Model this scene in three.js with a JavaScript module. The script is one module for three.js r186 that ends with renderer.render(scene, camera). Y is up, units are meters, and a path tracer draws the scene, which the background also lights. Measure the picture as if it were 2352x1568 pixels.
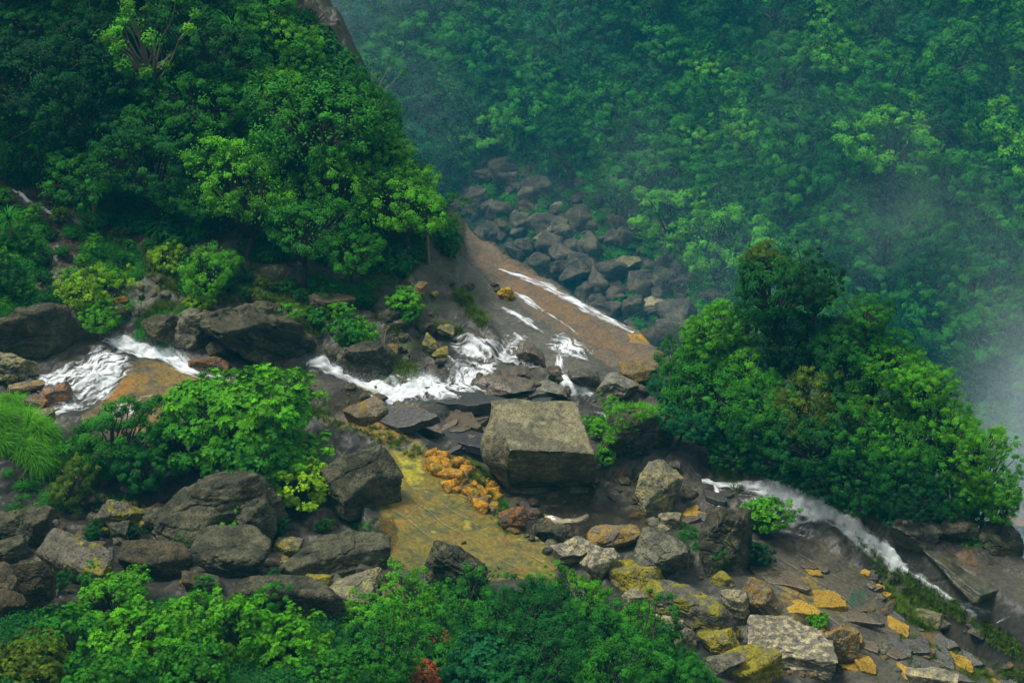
import * as THREE from 'three';
import { mergeGeometries, mergeVertices } from 'three/addons/utils/BufferGeometryUtils.js';
import { ImprovedNoise } from 'three/addons/math/ImprovedNoise.js';

// ---------------------------------------------------------------- camera, sky, sun, exposure
const scene = new THREE.Scene();
const VW = 2352, VH = 1568, FOV = 20.2, PITCH = 30 * Math.PI / 180, EYE = new THREE.Vector3(0, 46, 0);
const camera = new THREE.PerspectiveCamera(FOV, 1024 / 682, 1, 900);
camera.position.copy(EYE);
camera.lookAt(0, EYE.y - Math.sin(PITCH), -Math.cos(PITCH));
scene.add(camera);

const renderer = new THREE.WebGLRenderer({ antialias: true });
renderer.setSize(1024, 682);
renderer.toneMapping = THREE.LinearToneMapping;
renderer.toneMappingExposure = 2.5;
renderer.shadowMap.enabled = true;
renderer.shadowMap.type = THREE.PCFSoftShadowMap;

// overcast sky: brightest overhead, one third as bright at the horizon
{
  const w = 128, h = 64, d = new Float32Array(w * h * 4);
  for (let j = 0; j < h; j++) {
    const el = ((j + 0.5) / h - 0.5) * Math.PI, L = 0.33 * (1 + 2 * Math.max(0, Math.sin(el))) / 3;
    for (let i = 0; i < w; i++) d.set([L * 0.95, L, L * 1.03, 1], (j * w + i) * 4);
  }
  const t = new THREE.DataTexture(d, w, h, THREE.RGBAFormat, THREE.FloatType);
  t.mapping = THREE.EquirectangularReflectionMapping; t.magFilter = THREE.LinearFilter; t.needsUpdate = true;
  scene.background = t; scene.environment = t;
}
const sun = new THREE.DirectionalLight(new THREE.Color(1, 0.97, 0.9), 1.5);
sun.position.set(-50, 110, -92); sun.target.position.set(0, 0, -78);
sun.castShadow = true; sun.shadow.radius = 30; sun.shadow.mapSize.set(4096, 4096);
Object.assign(sun.shadow.camera, { left: -70, right: 70, top: 70, bottom: -70, near: 5, far: 320 });
scene.add(sun, sun.target);
scene.fog = new THREE.FogExp2(new THREE.Color(0.05, 0.66, 1.0), 0.00048);

// ---------------------------------------------------------------- tools
function rng(seed) { let a = seed >>> 0; return () => { a = (a + 0x6D2B79F5) | 0; let t = Math.imul(a ^ (a >>> 15), 1 | a); t = (t + Math.imul(t ^ (t >>> 7), 61 | t)) ^ t; return ((t ^ (t >>> 14)) >>> 0) / 4294967296; }; }
const perlin = new ImprovedNoise();
const N = (x, y, z = 0.37) => perlin.noise(x + 311.7, y + 97.3, z + 41.9);
function fbm(x, y, z, o = 4) { let s = 0, a = 0.5; for (let i = 0; i < o; i++) { s += a * N(x, y, z); x = x * 2.03 + 7.1; y = y * 2.03 + 3.7; z = z * 2.03 + 1.9; a *= 0.5; } return s; }
const clamp = (x, a, b) => x < a ? a : x > b ? b : x, lerp = (a, b, t) => a + (b - a) * t;
const sstep = (a, b, x) => { const t = clamp((x - a) / (b - a), 0, 1); return t * t * (3 - 2 * t); };
const C = (r, g, b) => [r, g, b], mixc = (a, b, t) => [lerp(a[0], b[0], t), lerp(a[1], b[1], t), lerp(a[2], b[2], t)];
const V3 = (x, y, z) => new THREE.Vector3(x, y, z);
const taken = new Map();
function numbered(n) { const k = taken.get(n) ?? 0; taken.set(n, k + 1); return k ? n + '_' + String(k).padStart(3, '0') : n; }
function tag(o, label, category, group) { o.userData.label = label; o.userData.category = category; if (group) o.userData.group = group; return o; }
function kind(o, k) { o.userData.kind = k; return o; }
function mesh(name, g, m, parent) { const o = new THREE.Mesh(g, m); o.name = parent && parent !== scene ? name : numbered(name); o.castShadow = o.receiveShadow = true; (parent ?? scene).add(o); return o; }
function group(name) { const o = new THREE.Group(); o.name = numbered(name); scene.add(o); return o; }

// a picture position (in a 2352 x 1568 frame) gives a direction; the distance comes from the ground it meets
const TY = Math.tan(FOV / 2 * Math.PI / 180), TX = TY * VW / VH, cp = Math.cos(PITCH), sp = Math.sin(PITCH);
function dir(px, py) { const a = (px / VW * 2 - 1) * TX, b = (1 - py / VH * 2) * TY; return [a, -sp + b * cp, -cp - b * sp]; }   // unit depth along the view axis
const PX = 2 * TX / VW;                         // metres a picture unit spans, per metre of depth
function onPlane(px, py, h = 0) { const d = dir(px, py), t = (h - 0.05 * 0 - EYE.y) / (d[1] + 0.05 * d[0]); return [d[0] * t, -0.05 * d[0] * t + h, d[2] * t]; }
const planePoly = (pts, h = 0) => pts.map(([x, y]) => { const p = onPlane(x, y, h); return [p[0], p[2]]; });
function along(knots) { return (x) => { if (x <= knots[0][0]) return knots[0][1]; for (let i = 1; i < knots.length; i++) if (x <= knots[i][0]) return lerp(knots[i - 1][1], knots[i][1], (x - knots[i - 1][0]) / (knots[i][0] - knots[i - 1][0])); return knots[knots.length - 1][1]; }; }
function polyDist(poly, x, z) {                 // signed distance, positive inside
  let inside = false, best = 1e9;
  for (let i = 0, j = poly.length - 1; i < poly.length; j = i++) {
    const [ax, az] = poly[j], [bx, bz] = poly[i];
    if ((az > z) !== (bz > z) && x < (bx - ax) * (z - az) / (bz - az) + ax) inside = !inside;
    const dx = bx - ax, dz = bz - az, t = clamp(((x - ax) * dx + (z - az) * dz) / (dx * dx + dz * dz), 0, 1), ex = x - ax - dx * t, ez = z - az - dz * t, q = ex * ex + ez * ez;
    if (q < best) best = q;
  }
  return (inside ? 1 : -1) * Math.sqrt(best);
}
function inPoly(poly, x, y) { let s = false; for (let i = 0, j = poly.length - 1; i < poly.length; j = i++) { const [ax, ay] = poly[j], [bx, by] = poly[i]; if ((ay > y) !== (by > y) && x < (bx - ax) * (y - ay) / (by - ay) + ax) s = !s; } return s; }
function boxed(poly, pad) { const xs = poly.map((p) => p[0]), zs = poly.map((p) => p[1]); return { poly, x0: Math.min(...xs) - pad, x1: Math.max(...xs) + pad, z0: Math.min(...zs) - pad, z1: Math.max(...zs) + pad }; }

// ---------------------------------------------------------------- the lie of the land
const zBank = along(planePoly([[-200, 790], [0, 800], [200, 775], [300, 785], [500, 850], [640, 850], [720, 838], [860, 872], [940, 850], [1000, 775], [1050, 700], [1075, 600]]));
const zForest = along(planePoly([[-200, 400], [0, 450], [180, 520], [300, 560], [450, 600], [600, 640], [760, 660], [900, 620], [1075, 560]]));
const zCliff = along([[-200, -160], [-34, -126], [-14, -105], [-6, -95.5], [-2.6, -91.5], [2.7, -84.6], [7.4, -79], [16, -68.5], [24, -59], [34, -47], [60, -15], [200, 60]]);
const plateaus = [
  [[[885, 925], [1000, 905], [1118, 905], [1112, 1035], [1000, 1050], [900, 1000]], 0.3, 0.25],
  [[[840, 1080], [960, 1060], [1090, 1110], [1150, 1200], [1285, 1300], [1300, 1420], [820, 1420]], 0.85, 0.12],
  [[[930, 700], [1010, 640], [1080, 675], [1152, 790], [1130, 825], [1040, 775], [960, 765]], 0.55, 0.35],
  [[[690, 960], [900, 985], [1010, 1050], [1100, 1090], [960, 1070], [800, 1060]], 0.5, 0.4],
  [[[1290, 870], [1370, 850], [1470, 850], [1510, 870], [1470, 920], [1340, 905]], 0.5, 0.5],
].map(([p, h, e]) => ({ ...boxed(planePoly(p), e * 2), h, e }));
const mounds = [[0, 1085, 2.8, 2.9, 2.4], [1450, 1030, 0.9, 2.2, 1.8], [560, 1090, 0.7, 4.5, 2.5], [300, 700, 0.5, 3, 2]].map(([px, py, h, rx, rz]) => { const p = onPlane(px, py); return { x: p[0], z: p[2], h, rx, rz }; });
const smooth = [[[1060, 520], [1300, 660], [1545, 800], [1500, 880], [1400, 860], [1290, 850], [1150, 800], [1090, 740], [1030, 640]], [[870, 1070], [960, 1060], [1090, 1110], [1150, 1200], [1290, 1300], [1300, 1420], [860, 1420]], [[190, 975], [240, 880], [330, 815], [520, 870], [480, 930], [380, 1000], [260, 1000]], [[640, 865], [800, 870], [890, 930], [820, 960], [680, 950]], [[2100, 1290], [2352, 1330], [2400, 1500], [2250, 1420]], [[1730, 1240], [1900, 1225], [2050, 1320], [2300, 1500], [2352, 1620], [1900, 1620], [1960, 1450], [1760, 1340]]].map((p) => boxed(planePoly(p), 0.5));
const sEdge = along([[11, -66], [14.2, -63.6], [16, -61.2], [19.5, -56.2], [26, -47.5], [40, -30]]);   // the near slab ends here and the ground steps down
function valley(x, z) {
  const dH = (x + 55) * 0.585 - (z + 285) * 0.811;
  const hill = 0.72 * (dH > 0 ? dH * dH / (dH + 6) : 0);
  return -86 + Math.min(hill, 110) + 3.2 * fbm(x / 30, z / 22, 1.3, 3);
}
function ground(x, z) {
  const cz = zCliff(x) - 0.5 - z + 0.5 * N(x * 0.5, z * 0.5, 5);
  const c = sstep(0, 7, cz);
  let y = -0.05 * x;
  if (c < 1) {
    const zb = zBank(x), zf = Math.min(zForest(x), zb - 1), side = sstep(-1.2, -5.5, x - 0.75 * Math.min(0, z + 89));
    const dB = zb - z, dF = zf - z;
    if (dB > 0) y += (side * 0.72 + 0.28) * (0.24 * Math.min(dB, zb - zf)) * sstep(2, -4, x) ;
    if (dF > 0) y += side * Math.min(0.92 * dF, 40);
    const knoll = sstep(6.5, 11, x) * sstep(0, 3, -z - (72.5 - 0.9 * (x - 7) * 1.0)) * 0;
    const front = -67.6 + 1.05 * (x - 10);                           // foot of the wooded knoll
    y += 1.6 * sstep(0, 3.5, front - z) * sstep(7.5, 11.5, x) + knoll;
    // the near slab ends in a step, with a lower slab beyond
    y -= 1.7 * sstep(0, 1.6, sEdge(x) - z) * sstep(13, 15.5, x) * (1 - sstep(0, 3, front - z));
    y -= 0.10 * Math.max(0, x - 8);
    // towards the camera
    const left = sstep(-1, -8, x), mid = sstep(9, 4, x);
    const zn = Math.min(z, -50);
    y += left * 0.10 * Math.max(0, zn + 69) + mid * 0.22 * Math.max(0, zn + 60.5) + 0.05 * Math.max(0, zn + 58);
    if (z > -50) y += 0.62 * (z + 50);
    y += 8 * sstep(-5, 1, z) + Math.min(70, 0.7 * Math.max(0, z - 2));  // unseen slope behind the camera, raised to keep sky light off camera-facing rock
    for (const m of mounds) { const q = ((x - m.x) / m.rx) ** 2 + ((z - m.z) / m.rz) ** 2; if (q < 6) y += m.h * Math.exp(-q); }
    for (const p of plateaus) if (x > p.x0 && x < p.x1 && z > p.z0 && z < p.z1) y += p.h * sstep(-p.e, p.e, polyDist(p.poly, x, z));
    const flow = (x * 0.62 - z * -0.78), cross = x * 0.78 + z * -0.62 * -1;
    let plain = 0; for (const p of smooth) if (x > p.x0 && x < p.x1 && z > p.z0 && z < p.z1) plain = Math.max(plain, sstep(-0.4, 0.8, polyDist(p.poly, x, z)));
    const led = 6.5 * fbm(x / 2.6 + 0.25 * N(z, x), z / 1.9, 2.2, 3), lf = Math.floor(led);
    y += lerp(0.15 * (lf + sstep(0.8, 1, led - lf)) + 0.05 * N(x * 1.7, z * 1.7, 3), 0.16 * fbm(x / 3.2, z / 3.2, 2.2, 2) + 0.05 * N(flow * 0.25, cross * 1.3, 8.8), plain);
    if (dF > -1) y += 0.5 * side * fbm(x / 1.6, z / 1.6, 6.6, 2);
    else if (dB > 0) y += 0.28 * fbm(x / 0.9, z / 0.9, 6.6, 3);
  }
  return c <= 0 ? y : lerp(y, valley(x, z), c);
}
const GX0 = -36, GX1 = 30, GZ0 = -112, GZ1 = -46, GS = 0.125, GN = Math.round((GX1 - GX0) / GS), GM = Math.round((GZ1 - GZ0) / GS);
const grid = new Float32Array((GN + 1) * (GM + 1));
for (let j = 0; j <= GM; j++) for (let i = 0; i <= GN; i++) grid[j * (GN + 1) + i] = ground(GX0 + i * GS, GZ0 + j * GS);
function gy(x, z) {
  const u = (x - GX0) / GS, v = (z - GZ0) / GS;
  if (u < 0 || v < 0 || u >= GN || v >= GM) return ground(x, z);
  const i = Math.floor(u), j = Math.floor(v), a = u - i, b = v - j, k = j * (GN + 1) + i;
  return lerp(lerp(grid[k], grid[k + 1], a), lerp(grid[k + GN + 1], grid[k + GN + 2], a), b);
}
// where the sight line of a picture position comes within `up` metres of the ground (up may grow with the depth)
function hit(px, py, up = 0, upPerDepth = 0, t0 = 44) {
  const d = dir(px, py); let t = t0, prev = t;
  const over = (q) => EYE.y + d[1] * q - gy(d[0] * q, d[2] * q) - up - upPerDepth * q;
  for (; t < 640; t += t < 110 ? 0.25 : 0.8) { if (over(t) < 0) break; prev = t; }
  for (let k = 0; k < 12; k++) { const m = (prev + t) / 2; if (over(m) < 0) t = m; else prev = m; }
  const x = d[0] * t, z = d[2] * t;
  return { x, z, y: gy(x, z), t, s: t * PX };
}

// ---------------------------------------------------------------- surfaces
function dataTex(w, h, f, srgb, ch = 1) {
  const d = new Uint8Array(w * h * 4);
  for (let j = 0; j < h; j++) for (let i = 0; i < w; i++) { const v = f(i, j), k = (j * w + i) * 4; if (ch === 1) d[k] = d[k + 1] = d[k + 2] = clamp(v * 255, 0, 255); else { d[k] = clamp(v[0] * 255, 0, 255); d[k + 1] = clamp(v[1] * 255, 0, 255); d[k + 2] = clamp(v[2] * 255, 0, 255); } d[k + 3] = 255; }
  const t = new THREE.DataTexture(d, w, h); t.wrapS = t.wrapT = THREE.RepeatWrapping; t.magFilter = THREE.LinearFilter; t.minFilter = THREE.LinearMipmapLinearFilter; t.generateMipmaps = true;
  if (srgb) t.colorSpace = THREE.SRGBColorSpace; t.needsUpdate = true; return t;
}
const toS = (c) => c <= 0.0031308 ? c * 12.92 : 1.055 * Math.pow(c, 1 / 2.4) - 0.055;
// fine mineral grain, tiles every 2 m
function tiled(f, n) { return (i, j) => { const u = i / n, v = j / n, a = sstep(0.8, 1, u), b = sstep(0.8, 1, v); return lerp(lerp(f(u, v), f(u - 1, v), a), lerp(f(u, v - 1), f(u - 1, v - 1), a), b); }; }
const grainTex = dataTex(512, 512, tiled((u, v) => 0.93 + 0.7 * fbm(u * 26, v * 26, 3.1, 4) + 0.3 * fbm(u * 6, v * 6, 9.1, 3), 512), true);
const rockBump = dataTex(512, 512, tiled((u, v) => 0.5 + 0.75 * fbm(u * 12, v * 12, 5.1, 5) - 0.5 * Math.max(0, 0.09 - Math.abs(fbm(u * 5, v * 5, 15.1, 3))) / 0.09, 512), false);

grainTex.rotation = 0.55; rockBump.rotation = 0.9;
const rockMat = new THREE.MeshPhysicalMaterial({ vertexColors: true, roughness: 0.85, specularIntensity: 0.4, map: grainTex, bumpMap: rockBump, bumpScale: 0.05 });
const wetRockMat = new THREE.MeshStandardMaterial({ vertexColors: true, roughness: 0.45, map: grainTex, bumpMap: rockBump, bumpScale: 0.022 });
const barkMat = new THREE.MeshStandardMaterial({ color: new THREE.Color().setRGB(0.035, 0.03, 0.022), roughness: 0.9 });
const paleBark = new THREE.MeshStandardMaterial({ color: new THREE.Color().setRGB(0.20, 0.17, 0.12), roughness: 0.9 });
const deadBark = new THREE.MeshStandardMaterial({ color: new THREE.Color().setRGB(0.16, 0.10, 0.07), roughness: 0.9 });
const leafMats = {};
function leafMat(name, r, g, b) { leafMats[name] = new THREE.MeshPhysicalMaterial({ color: new THREE.Color().setRGB(r, g, b), vertexColors: true, roughness: 0.7, specularIntensity: 0.3, side: THREE.DoubleSide }); leafMats[name].name = 'leaf ' + name; }
leafMat('bright', 0.080, 0.33, 0.006); leafMat('mid', 0.028, 0.185, 0.008); leafMat('dark', 0.010, 0.098, 0.010); leafMat('blue', 0.010, 0.125, 0.032);
leafMat('lime', 0.19, 0.42, 0.005); leafMat('olive', 0.080, 0.15, 0.008); leafMat('yellow', 0.26, 0.30, 0.008); leafMat('deep', 0.004, 0.052, 0.009); leafMat('rust', 0.34, 0.10, 0.03); leafMat('straw', 0.32, 0.27, 0.10);

// colour of the shelf: matter in patches with ragged outlines, plus painted dark gaps between boulders
const patches = [
  // [picture outline, colour, second colour, raggedness in metres]
  [[[1070, 525], [1300, 660], [1545, 800], [1500, 890], [1400, 845], [1290, 780], [1180, 690], [1120, 640], [1075, 600]], C(0.145, 0.105, 0.062), C(0.100, 0.085, 0.060), 0.5],
  [[[1120, 590], [1200, 610], [1330, 700], [1440, 790], [1530, 830], [1500, 860], [1380, 800], [1240, 720], [1150, 650]], C(0.175, 0.108, 0.050), C(0.120, 0.090, 0.058), 0.9],
  [[[1070, 600], [1180, 690], [1290, 780], [1400, 850], [1300, 880], [1180, 810], [1100, 730], [1040, 660]], C(0.105, 0.096, 0.070), C(0.070, 0.068, 0.054), 0.6],
  [[[1440, 765], [1500, 770], [1490, 790], [1450, 785]], C(0.42, 0.24, 0.02), C(0.25, 0.15, 0.04), 0.4],
  [[[190, 975], [240, 905], [330, 825], [430, 840], [500, 880], [480, 930], [380, 985], [260, 1000]], C(0.20, 0.135, 0.035), C(0.11, 0.085, 0.045), 0.7],
  [[[210, 915], [300, 860], [340, 870], [260, 920]], C(0.28, 0.13, 0.02), C(0.20, 0.13, 0.03), 0.5],
  [[[880, 1080], [960, 1070], [1090, 1120], [1150, 1210], [1285, 1305], [1290, 1380], [880, 1380]], C(0.185, 0.145, 0.022), C(0.115, 0.105, 0.03), 0.6],
  [[[900, 1075], [960, 1075], [1000, 1140], [960, 1170], [905, 1140]], C(0.36, 0.31, 0.02), C(0.16, 0.14, 0.035), 0.7],
  [[[885, 1200], [960, 1210], [930, 1270], [890, 1260]], C(0.24, 0.15, 0.02), C(0.16, 0.13, 0.03), 0.6],
  [[[700, 950], [800, 955], [900, 985], [960, 1040], [900, 1060], [800, 1010]], C(0.26, 0.15, 0.035), C(0.13, 0.11, 0.06), 0.6],
  [[[1760, 1260], [1880, 1280], [1990, 1360], [2040, 1480], [1950, 1520], [1800, 1420]], C(0.20, 0.14, 0.035), C(0.09, 0.08, 0.05), 0.9],
  [[[1730, 1240], [1900, 1225], [2060, 1330], [2320, 1500], [2380, 1620], [1900, 1620], [1960, 1450], [1740, 1340]], C(0.098, 0.086, 0.056), C(0.066, 0.062, 0.046), 0.5],
  [[[1780, 1290], [1880, 1290], [1960, 1370], [1900, 1410], [1800, 1380]], C(0.22, 0.155, 0.040), C(0.10, 0.088, 0.055), 1.3],
  [[[1945, 1315], [2000, 1330], [1985, 1375], [1940, 1360]], C(0.03, 0.085, 0.045), C(0.07, 0.075, 0.05), 0.7],
  [[[2050, 1330], [2352, 1480], [2420, 1640], [2200, 1560]], C(0.15, 0.10, 0.035), C(0.085, 0.078, 0.055), 0.9],
  [[[2130, 1250], [2200, 1240], [2290, 1320], [2240, 1370]], C(0.13, 0.085, 0.04), C(0.06, 0.055, 0.05), 0.8],
  [[[280, 640], [380, 620], [440, 680], [420, 720], [320, 710]], C(0.14, 0.12, 0.05), C(0.085, 0.08, 0.06), 0.6],
  [[[-90, 1100], [300, 1110], [720, 1130], [760, 1180], [650, 1290], [700, 1330], [760, 1400], [720, 1520], [-90, 1560]], C(0.026, 0.024, 0.016), C(0.05, 0.043, 0.028), 0.5],  // dark soil; shade in the gaps between boulders is put into its colour
  [[[1120, 1120], [1200, 1090], [1560, 1080], [1600, 1180], [1500, 1230], [1300, 1280], [1180, 1240]], C(0.045, 0.040, 0.028), C(0.075, 0.06, 0.035), 0.5],
  [[[60, 520], [160, 530], [250, 640], [180, 690], [90, 620]], C(0.055, 0.04, 0.03), C(0.03, 0.028, 0.02), 0.6],
].map(([p, a, b, r]) => ({ ...boxed(planePoly(p), r), a, b, r }));
const TXN = 2048, algae = boxed(planePoly([[880, 1080], [960, 1070], [1090, 1120], [1150, 1210], [1285, 1305], [1290, 1380], [880, 1380]]), 0.5);
function cracks(x, z) {                          // joints of the bedded rock: 0 in the joint
  const f = x * 0.74 - z * -0.67, g = x * 0.67 * -1 - z * 0.74 * -1;
  const wx = f + 0.5 * N(x * 0.5, z * 0.5, 3), wz = g + 0.5 * N(x * 0.5, z * 0.5, 9);
  const row = Math.floor(wz / 1.15), off = (row * 0.618 % 1) * 2.7, fx = (wx + off) / 2.7, gz = wz / 1.15;
  const a = Math.min(fx - Math.floor(fx), 1 - fx + Math.floor(fx)) * 2.7, b = Math.min(gz - Math.floor(gz), 1 - gz + Math.floor(gz)) * 1.15;
  return sstep(0, 0.06, Math.min(a, b));
}
const tone = (x, z) => {
  let n1 = fbm(x / 2.4, z / 2.4, 11.1, 4), n2 = fbm(x / 0.5, z / 0.5, 4.4, 3);
  let c = mixc(C(0.074, 0.066, 0.046), C(0.040, 0.039, 0.031), sstep(-0.12, 0.18, n1));
  const zb = zBank(x), zf = zForest(x);
  if (z < zf + 0.6 * n2) c = mixc(C(0.022, 0.028, 0.012), C(0.035, 0.03, 0.018), sstep(-0.1, 0.1, n2));
  else if (z < zb - 0.8) { c = mixc(c, C(0.05, 0.045, 0.034), 0.5); if (n1 + 0.6 * n2 > 0.02) c = mixc(C(0.03, 0.06, 0.012), C(0.05, 0.05, 0.02), sstep(-0.1, 0.15, n2)); }
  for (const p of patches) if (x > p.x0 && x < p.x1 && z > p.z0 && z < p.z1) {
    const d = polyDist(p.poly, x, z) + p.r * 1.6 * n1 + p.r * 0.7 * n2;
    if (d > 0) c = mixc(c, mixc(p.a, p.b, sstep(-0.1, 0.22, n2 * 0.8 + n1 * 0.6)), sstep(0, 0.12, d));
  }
  if (x > algae.x0 && x < algae.x1 && z > algae.z0 && z < algae.z1 && polyDist(algae.poly, x, z) + 0.5 * n1 > 0) {   // algae and rust in spots on the yellow slab
    const a = N(x * 1.5, z * 2.1, 21) + 0.5 * n2, b = N(x * 1.1 + 5, z * 1.7, 33) + 0.6 * n2, e = N(x * 2.3, z * 2.9, 55) + 0.5 * n2;
    c = mixc(c, C(0.075, 0.085, 0.030), 0.6 * sstep(0.15, 0.35, a)); c = mixc(c, C(0.20, 0.125, 0.028), 0.6 * sstep(0.22, 0.4, b)); c = mixc(c, C(0.30, 0.255, 0.025), 0.7 * sstep(0.42, 0.52, e));
  }
  return [c, n1, n2];
};
let shelfMap, shelfBump;
{
  const cd = new Uint8Array(TXN * TXN * 4), bd = new Uint8Array(TXN * TXN * 4);
  for (let j = 0; j < TXN; j++) for (let i = 0; i < TXN; i++) {
    const x = GX0 + (i + 0.5) / TXN * (GX1 - GX0), z = GZ1 + (j + 0.5) / TXN * (GZ0 - GZ1), k = (j * TXN + i) * 4;
    if (Math.abs(x) > -z * 0.36 || z > -51 || z < zCliff(x) - 3) { cd.set([45, 50, 32, 255], k); bd.set([128, 128, 128, 255], k); continue; }
    const [c, n1, n2] = tone(x, z), g = 1 + 0.9 * N(x * 9, z * 9, 7.7) * 0.5 + 0.35 * N(x * 21, z * 21, 2.7);
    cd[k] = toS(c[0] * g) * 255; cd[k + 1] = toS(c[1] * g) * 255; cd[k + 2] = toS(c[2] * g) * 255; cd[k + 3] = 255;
    const b = 0.55 + 0.5 * n2 + 0.16 * N(x * 7, z * 7, 1.7) - 0.4 * (1 - cracks(x, z)) * sstep(0.0, 0.12, N(x / 6, z / 6, 44) + (x > 10 || (x > algae.x0 && x < algae.x1 && z > algae.z0 && z < algae.z1) ? 0.12 : -0.08));
    bd[k] = bd[k + 1] = bd[k + 2] = clamp(b * 255, 0, 255); bd[k + 3] = 255;
  }
  const mk = (d, s) => { const t = new THREE.DataTexture(d, TXN, TXN); t.magFilter = THREE.LinearFilter; if (s) t.colorSpace = THREE.SRGBColorSpace; t.needsUpdate = true; return t; };
  shelfMap = mk(cd, true); shelfBump = mk(bd, false);
}
const shelfMat = new THREE.MeshPhysicalMaterial({ specularIntensity: 0.7, map: shelfMap, bumpMap: shelfBump, bumpScale: 0.09, roughness: 0.5 });
const hillMat = new THREE.MeshStandardMaterial({ color: new THREE.Color().setRGB(0.02, 0.045, 0.015), roughness: 0.95 });
console.log('surfaces');

// ---------------------------------------------------------------- ground meshes
let shelf;
{
  const n = (GN + 1) * (GM + 1), p = new Float32Array(n * 3), uv = new Float32Array(n * 2), ix = [];
  for (let j = 0; j <= GM; j++) for (let i = 0; i <= GN; i++) {
    const k = j * (GN + 1) + i, x = GX0 + i * GS, z = GZ0 + j * GS;
    p.set([x, grid[k], z], k * 3); uv.set([i / GN, 1 - j / GM], k * 2);
    if (i < GN && j < GM) { const aside = x > -z * 0.40 + 2 || z < zCliff(x) - 24; if (!aside) ix.push(k, k + GN + 1, k + 1, k + 1, k + GN + 1, k + GN + 2); }
  }
  const g = new THREE.BufferGeometry(); g.setAttribute('position', new THREE.BufferAttribute(p, 3)); g.setAttribute('uv', new THREE.BufferAttribute(uv, 2)); g.setIndex(ix); g.computeVertexNormals();
  shelf = kind(mesh('rock_shelf', g, shelfMat), 'structure');
}
{
  const X0 = -190, X1 = 190, Z0 = -440, Z1 = 70, S = 2, n = (X1 - X0) / S, m = (Z1 - Z0) / S, p = new Float32Array((n + 1) * (m + 1) * 3), ix = [];
  for (let j = 0; j <= m; j++) for (let i = 0; i <= n; i++) {
    const k = j * (n + 1) + i, x = X0 + i * S, z = Z0 + j * S, in0 = x > GX0 + 0.1 && x < GX1 - 0.1 && z > GZ0 + 0.1 && z < GZ1 - 0.1;
    p.set([x, ground(x, z) - (in0 ? 6 : 0), z], k * 3);
    if (i < n && j < m && !(x >= GX0 + 1 && x + S <= GX1 - 1 && z >= GZ0 + 1 && z + S <= GZ1 - 1)) ix.push(k, k + n + 1, k + 1, k + 1, k + n + 1, k + n + 2);
  }
  const g = new THREE.BufferGeometry(); g.setAttribute('position', new THREE.BufferAttribute(p, 3)); g.setIndex(ix); g.computeVertexNormals();
  kind(mesh('hillside', g, hillMat), 'structure');
}
console.log('ground');

// ---------------------------------------------------------------- rocks
const ROCK = {
  dusk: [C(0.106, 0.102, 0.058), C(0.053, 0.053, 0.031)], umber: [C(0.089, 0.072, 0.037), C(0.049, 0.044, 0.027)],
  grey: [C(0.185, 0.172, 0.113), C(0.105, 0.100, 0.071)], dark: [C(0.057, 0.055, 0.033), C(0.101, 0.094, 0.054)], brown: [C(0.142, 0.103, 0.060), C(0.087, 0.072, 0.050)],
  moss: [C(0.135, 0.122, 0.086), C(0.239, 0.217, 0.026)], yellow: [C(0.281, 0.242, 0.023), C(0.215, 0.192, 0.078)], ochre: [C(0.260, 0.173, 0.048), C(0.179, 0.148, 0.094)],
  orange: [C(0.536, 0.265, 0.020), C(0.340, 0.190, 0.041)], pale: [C(0.389, 0.336, 0.189), C(0.215, 0.192, 0.133)], spotted: [C(0.215, 0.192, 0.141), C(0.454, 0.399, 0.227)], lichen: [C(0.179, 0.166, 0.110), C(0.281, 0.252, 0.113)],
  valley: [C(0.117, 0.103, 0.071), C(0.062, 0.058, 0.043)], rust: [C(0.239, 0.116, 0.039), C(0.108, 0.086, 0.063)], gold: [C(0.536, 0.340, 0.018), C(0.247, 0.165, 0.032)], block: [C(0.148, 0.134, 0.084), C(0.241, 0.214, 0.119)],
};
function finishRock(g, seed, tints, o = {}) {
  const p = g.attributes.position, n = p.count, col = new Float32Array(n * 3), ps = o.patch ?? 0.8, th = o.cover ?? 0.02;
  for (let i = 0; i < n; i++) {
    const x = p.getX(i), y = p.getY(i), z = p.getZ(i), q = fbm(x / ps + seed, y / ps, z / ps - seed, 4), r = fbm(x / 0.25, y / 0.25 + seed, z / 0.25, 2);
    let c = mixc(tints[0], tints[1], sstep(th - 0.05, th + 0.07, q + 0.25 * r)); const k = 1 + 0.8 * r + 0.3 * N(x / 1.5, y / 1.5 + seed, z / 1.5);
    col.set([c[0] * k, c[1] * k, c[2] * k], i * 3);
  }
  g.setAttribute('color', new THREE.BufferAttribute(col, 3)); g.computeVertexNormals(); g = g.toNonIndexed();
  const q = g.attributes.position, m = g.attributes.normal, w = new Float32Array(q.count * 2);
  for (let i = 0; i < q.count; i += 3) { const ax = Math.abs(m.getX(i) + m.getX(i + 1) + m.getX(i + 2)), ay = Math.abs(m.getY(i) + m.getY(i + 1) + m.getY(i + 2)), az = Math.abs(m.getZ(i) + m.getZ(i + 1) + m.getZ(i + 2)); for (let k = i; k < i + 3; k++) { const x = q.getX(k) / 2, y = q.getY(k) / 2, z = q.getZ(k) / 2; w.set(ay >= ax && ay >= az ? [x, z] : ax >= az ? [z, y] : [x, y], k * 2); } }
  g.setAttribute('uv', new THREE.BufferAttribute(w, 2)); return g;
}
const hash = (a, b) => { const v = Math.sin(a * 127.1 + b * 311.7) * 43758.5453; return v - Math.floor(v); };
const icos = new Map();
function ico(d) { if (!icos.has(d)) { const g = new THREE.IcosahedronGeometry(1, d); g.deleteAttribute('uv'); g.deleteAttribute('normal'); icos.set(d, mergeVertices(g, 1e-4)); } return icos.get(d); }
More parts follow.
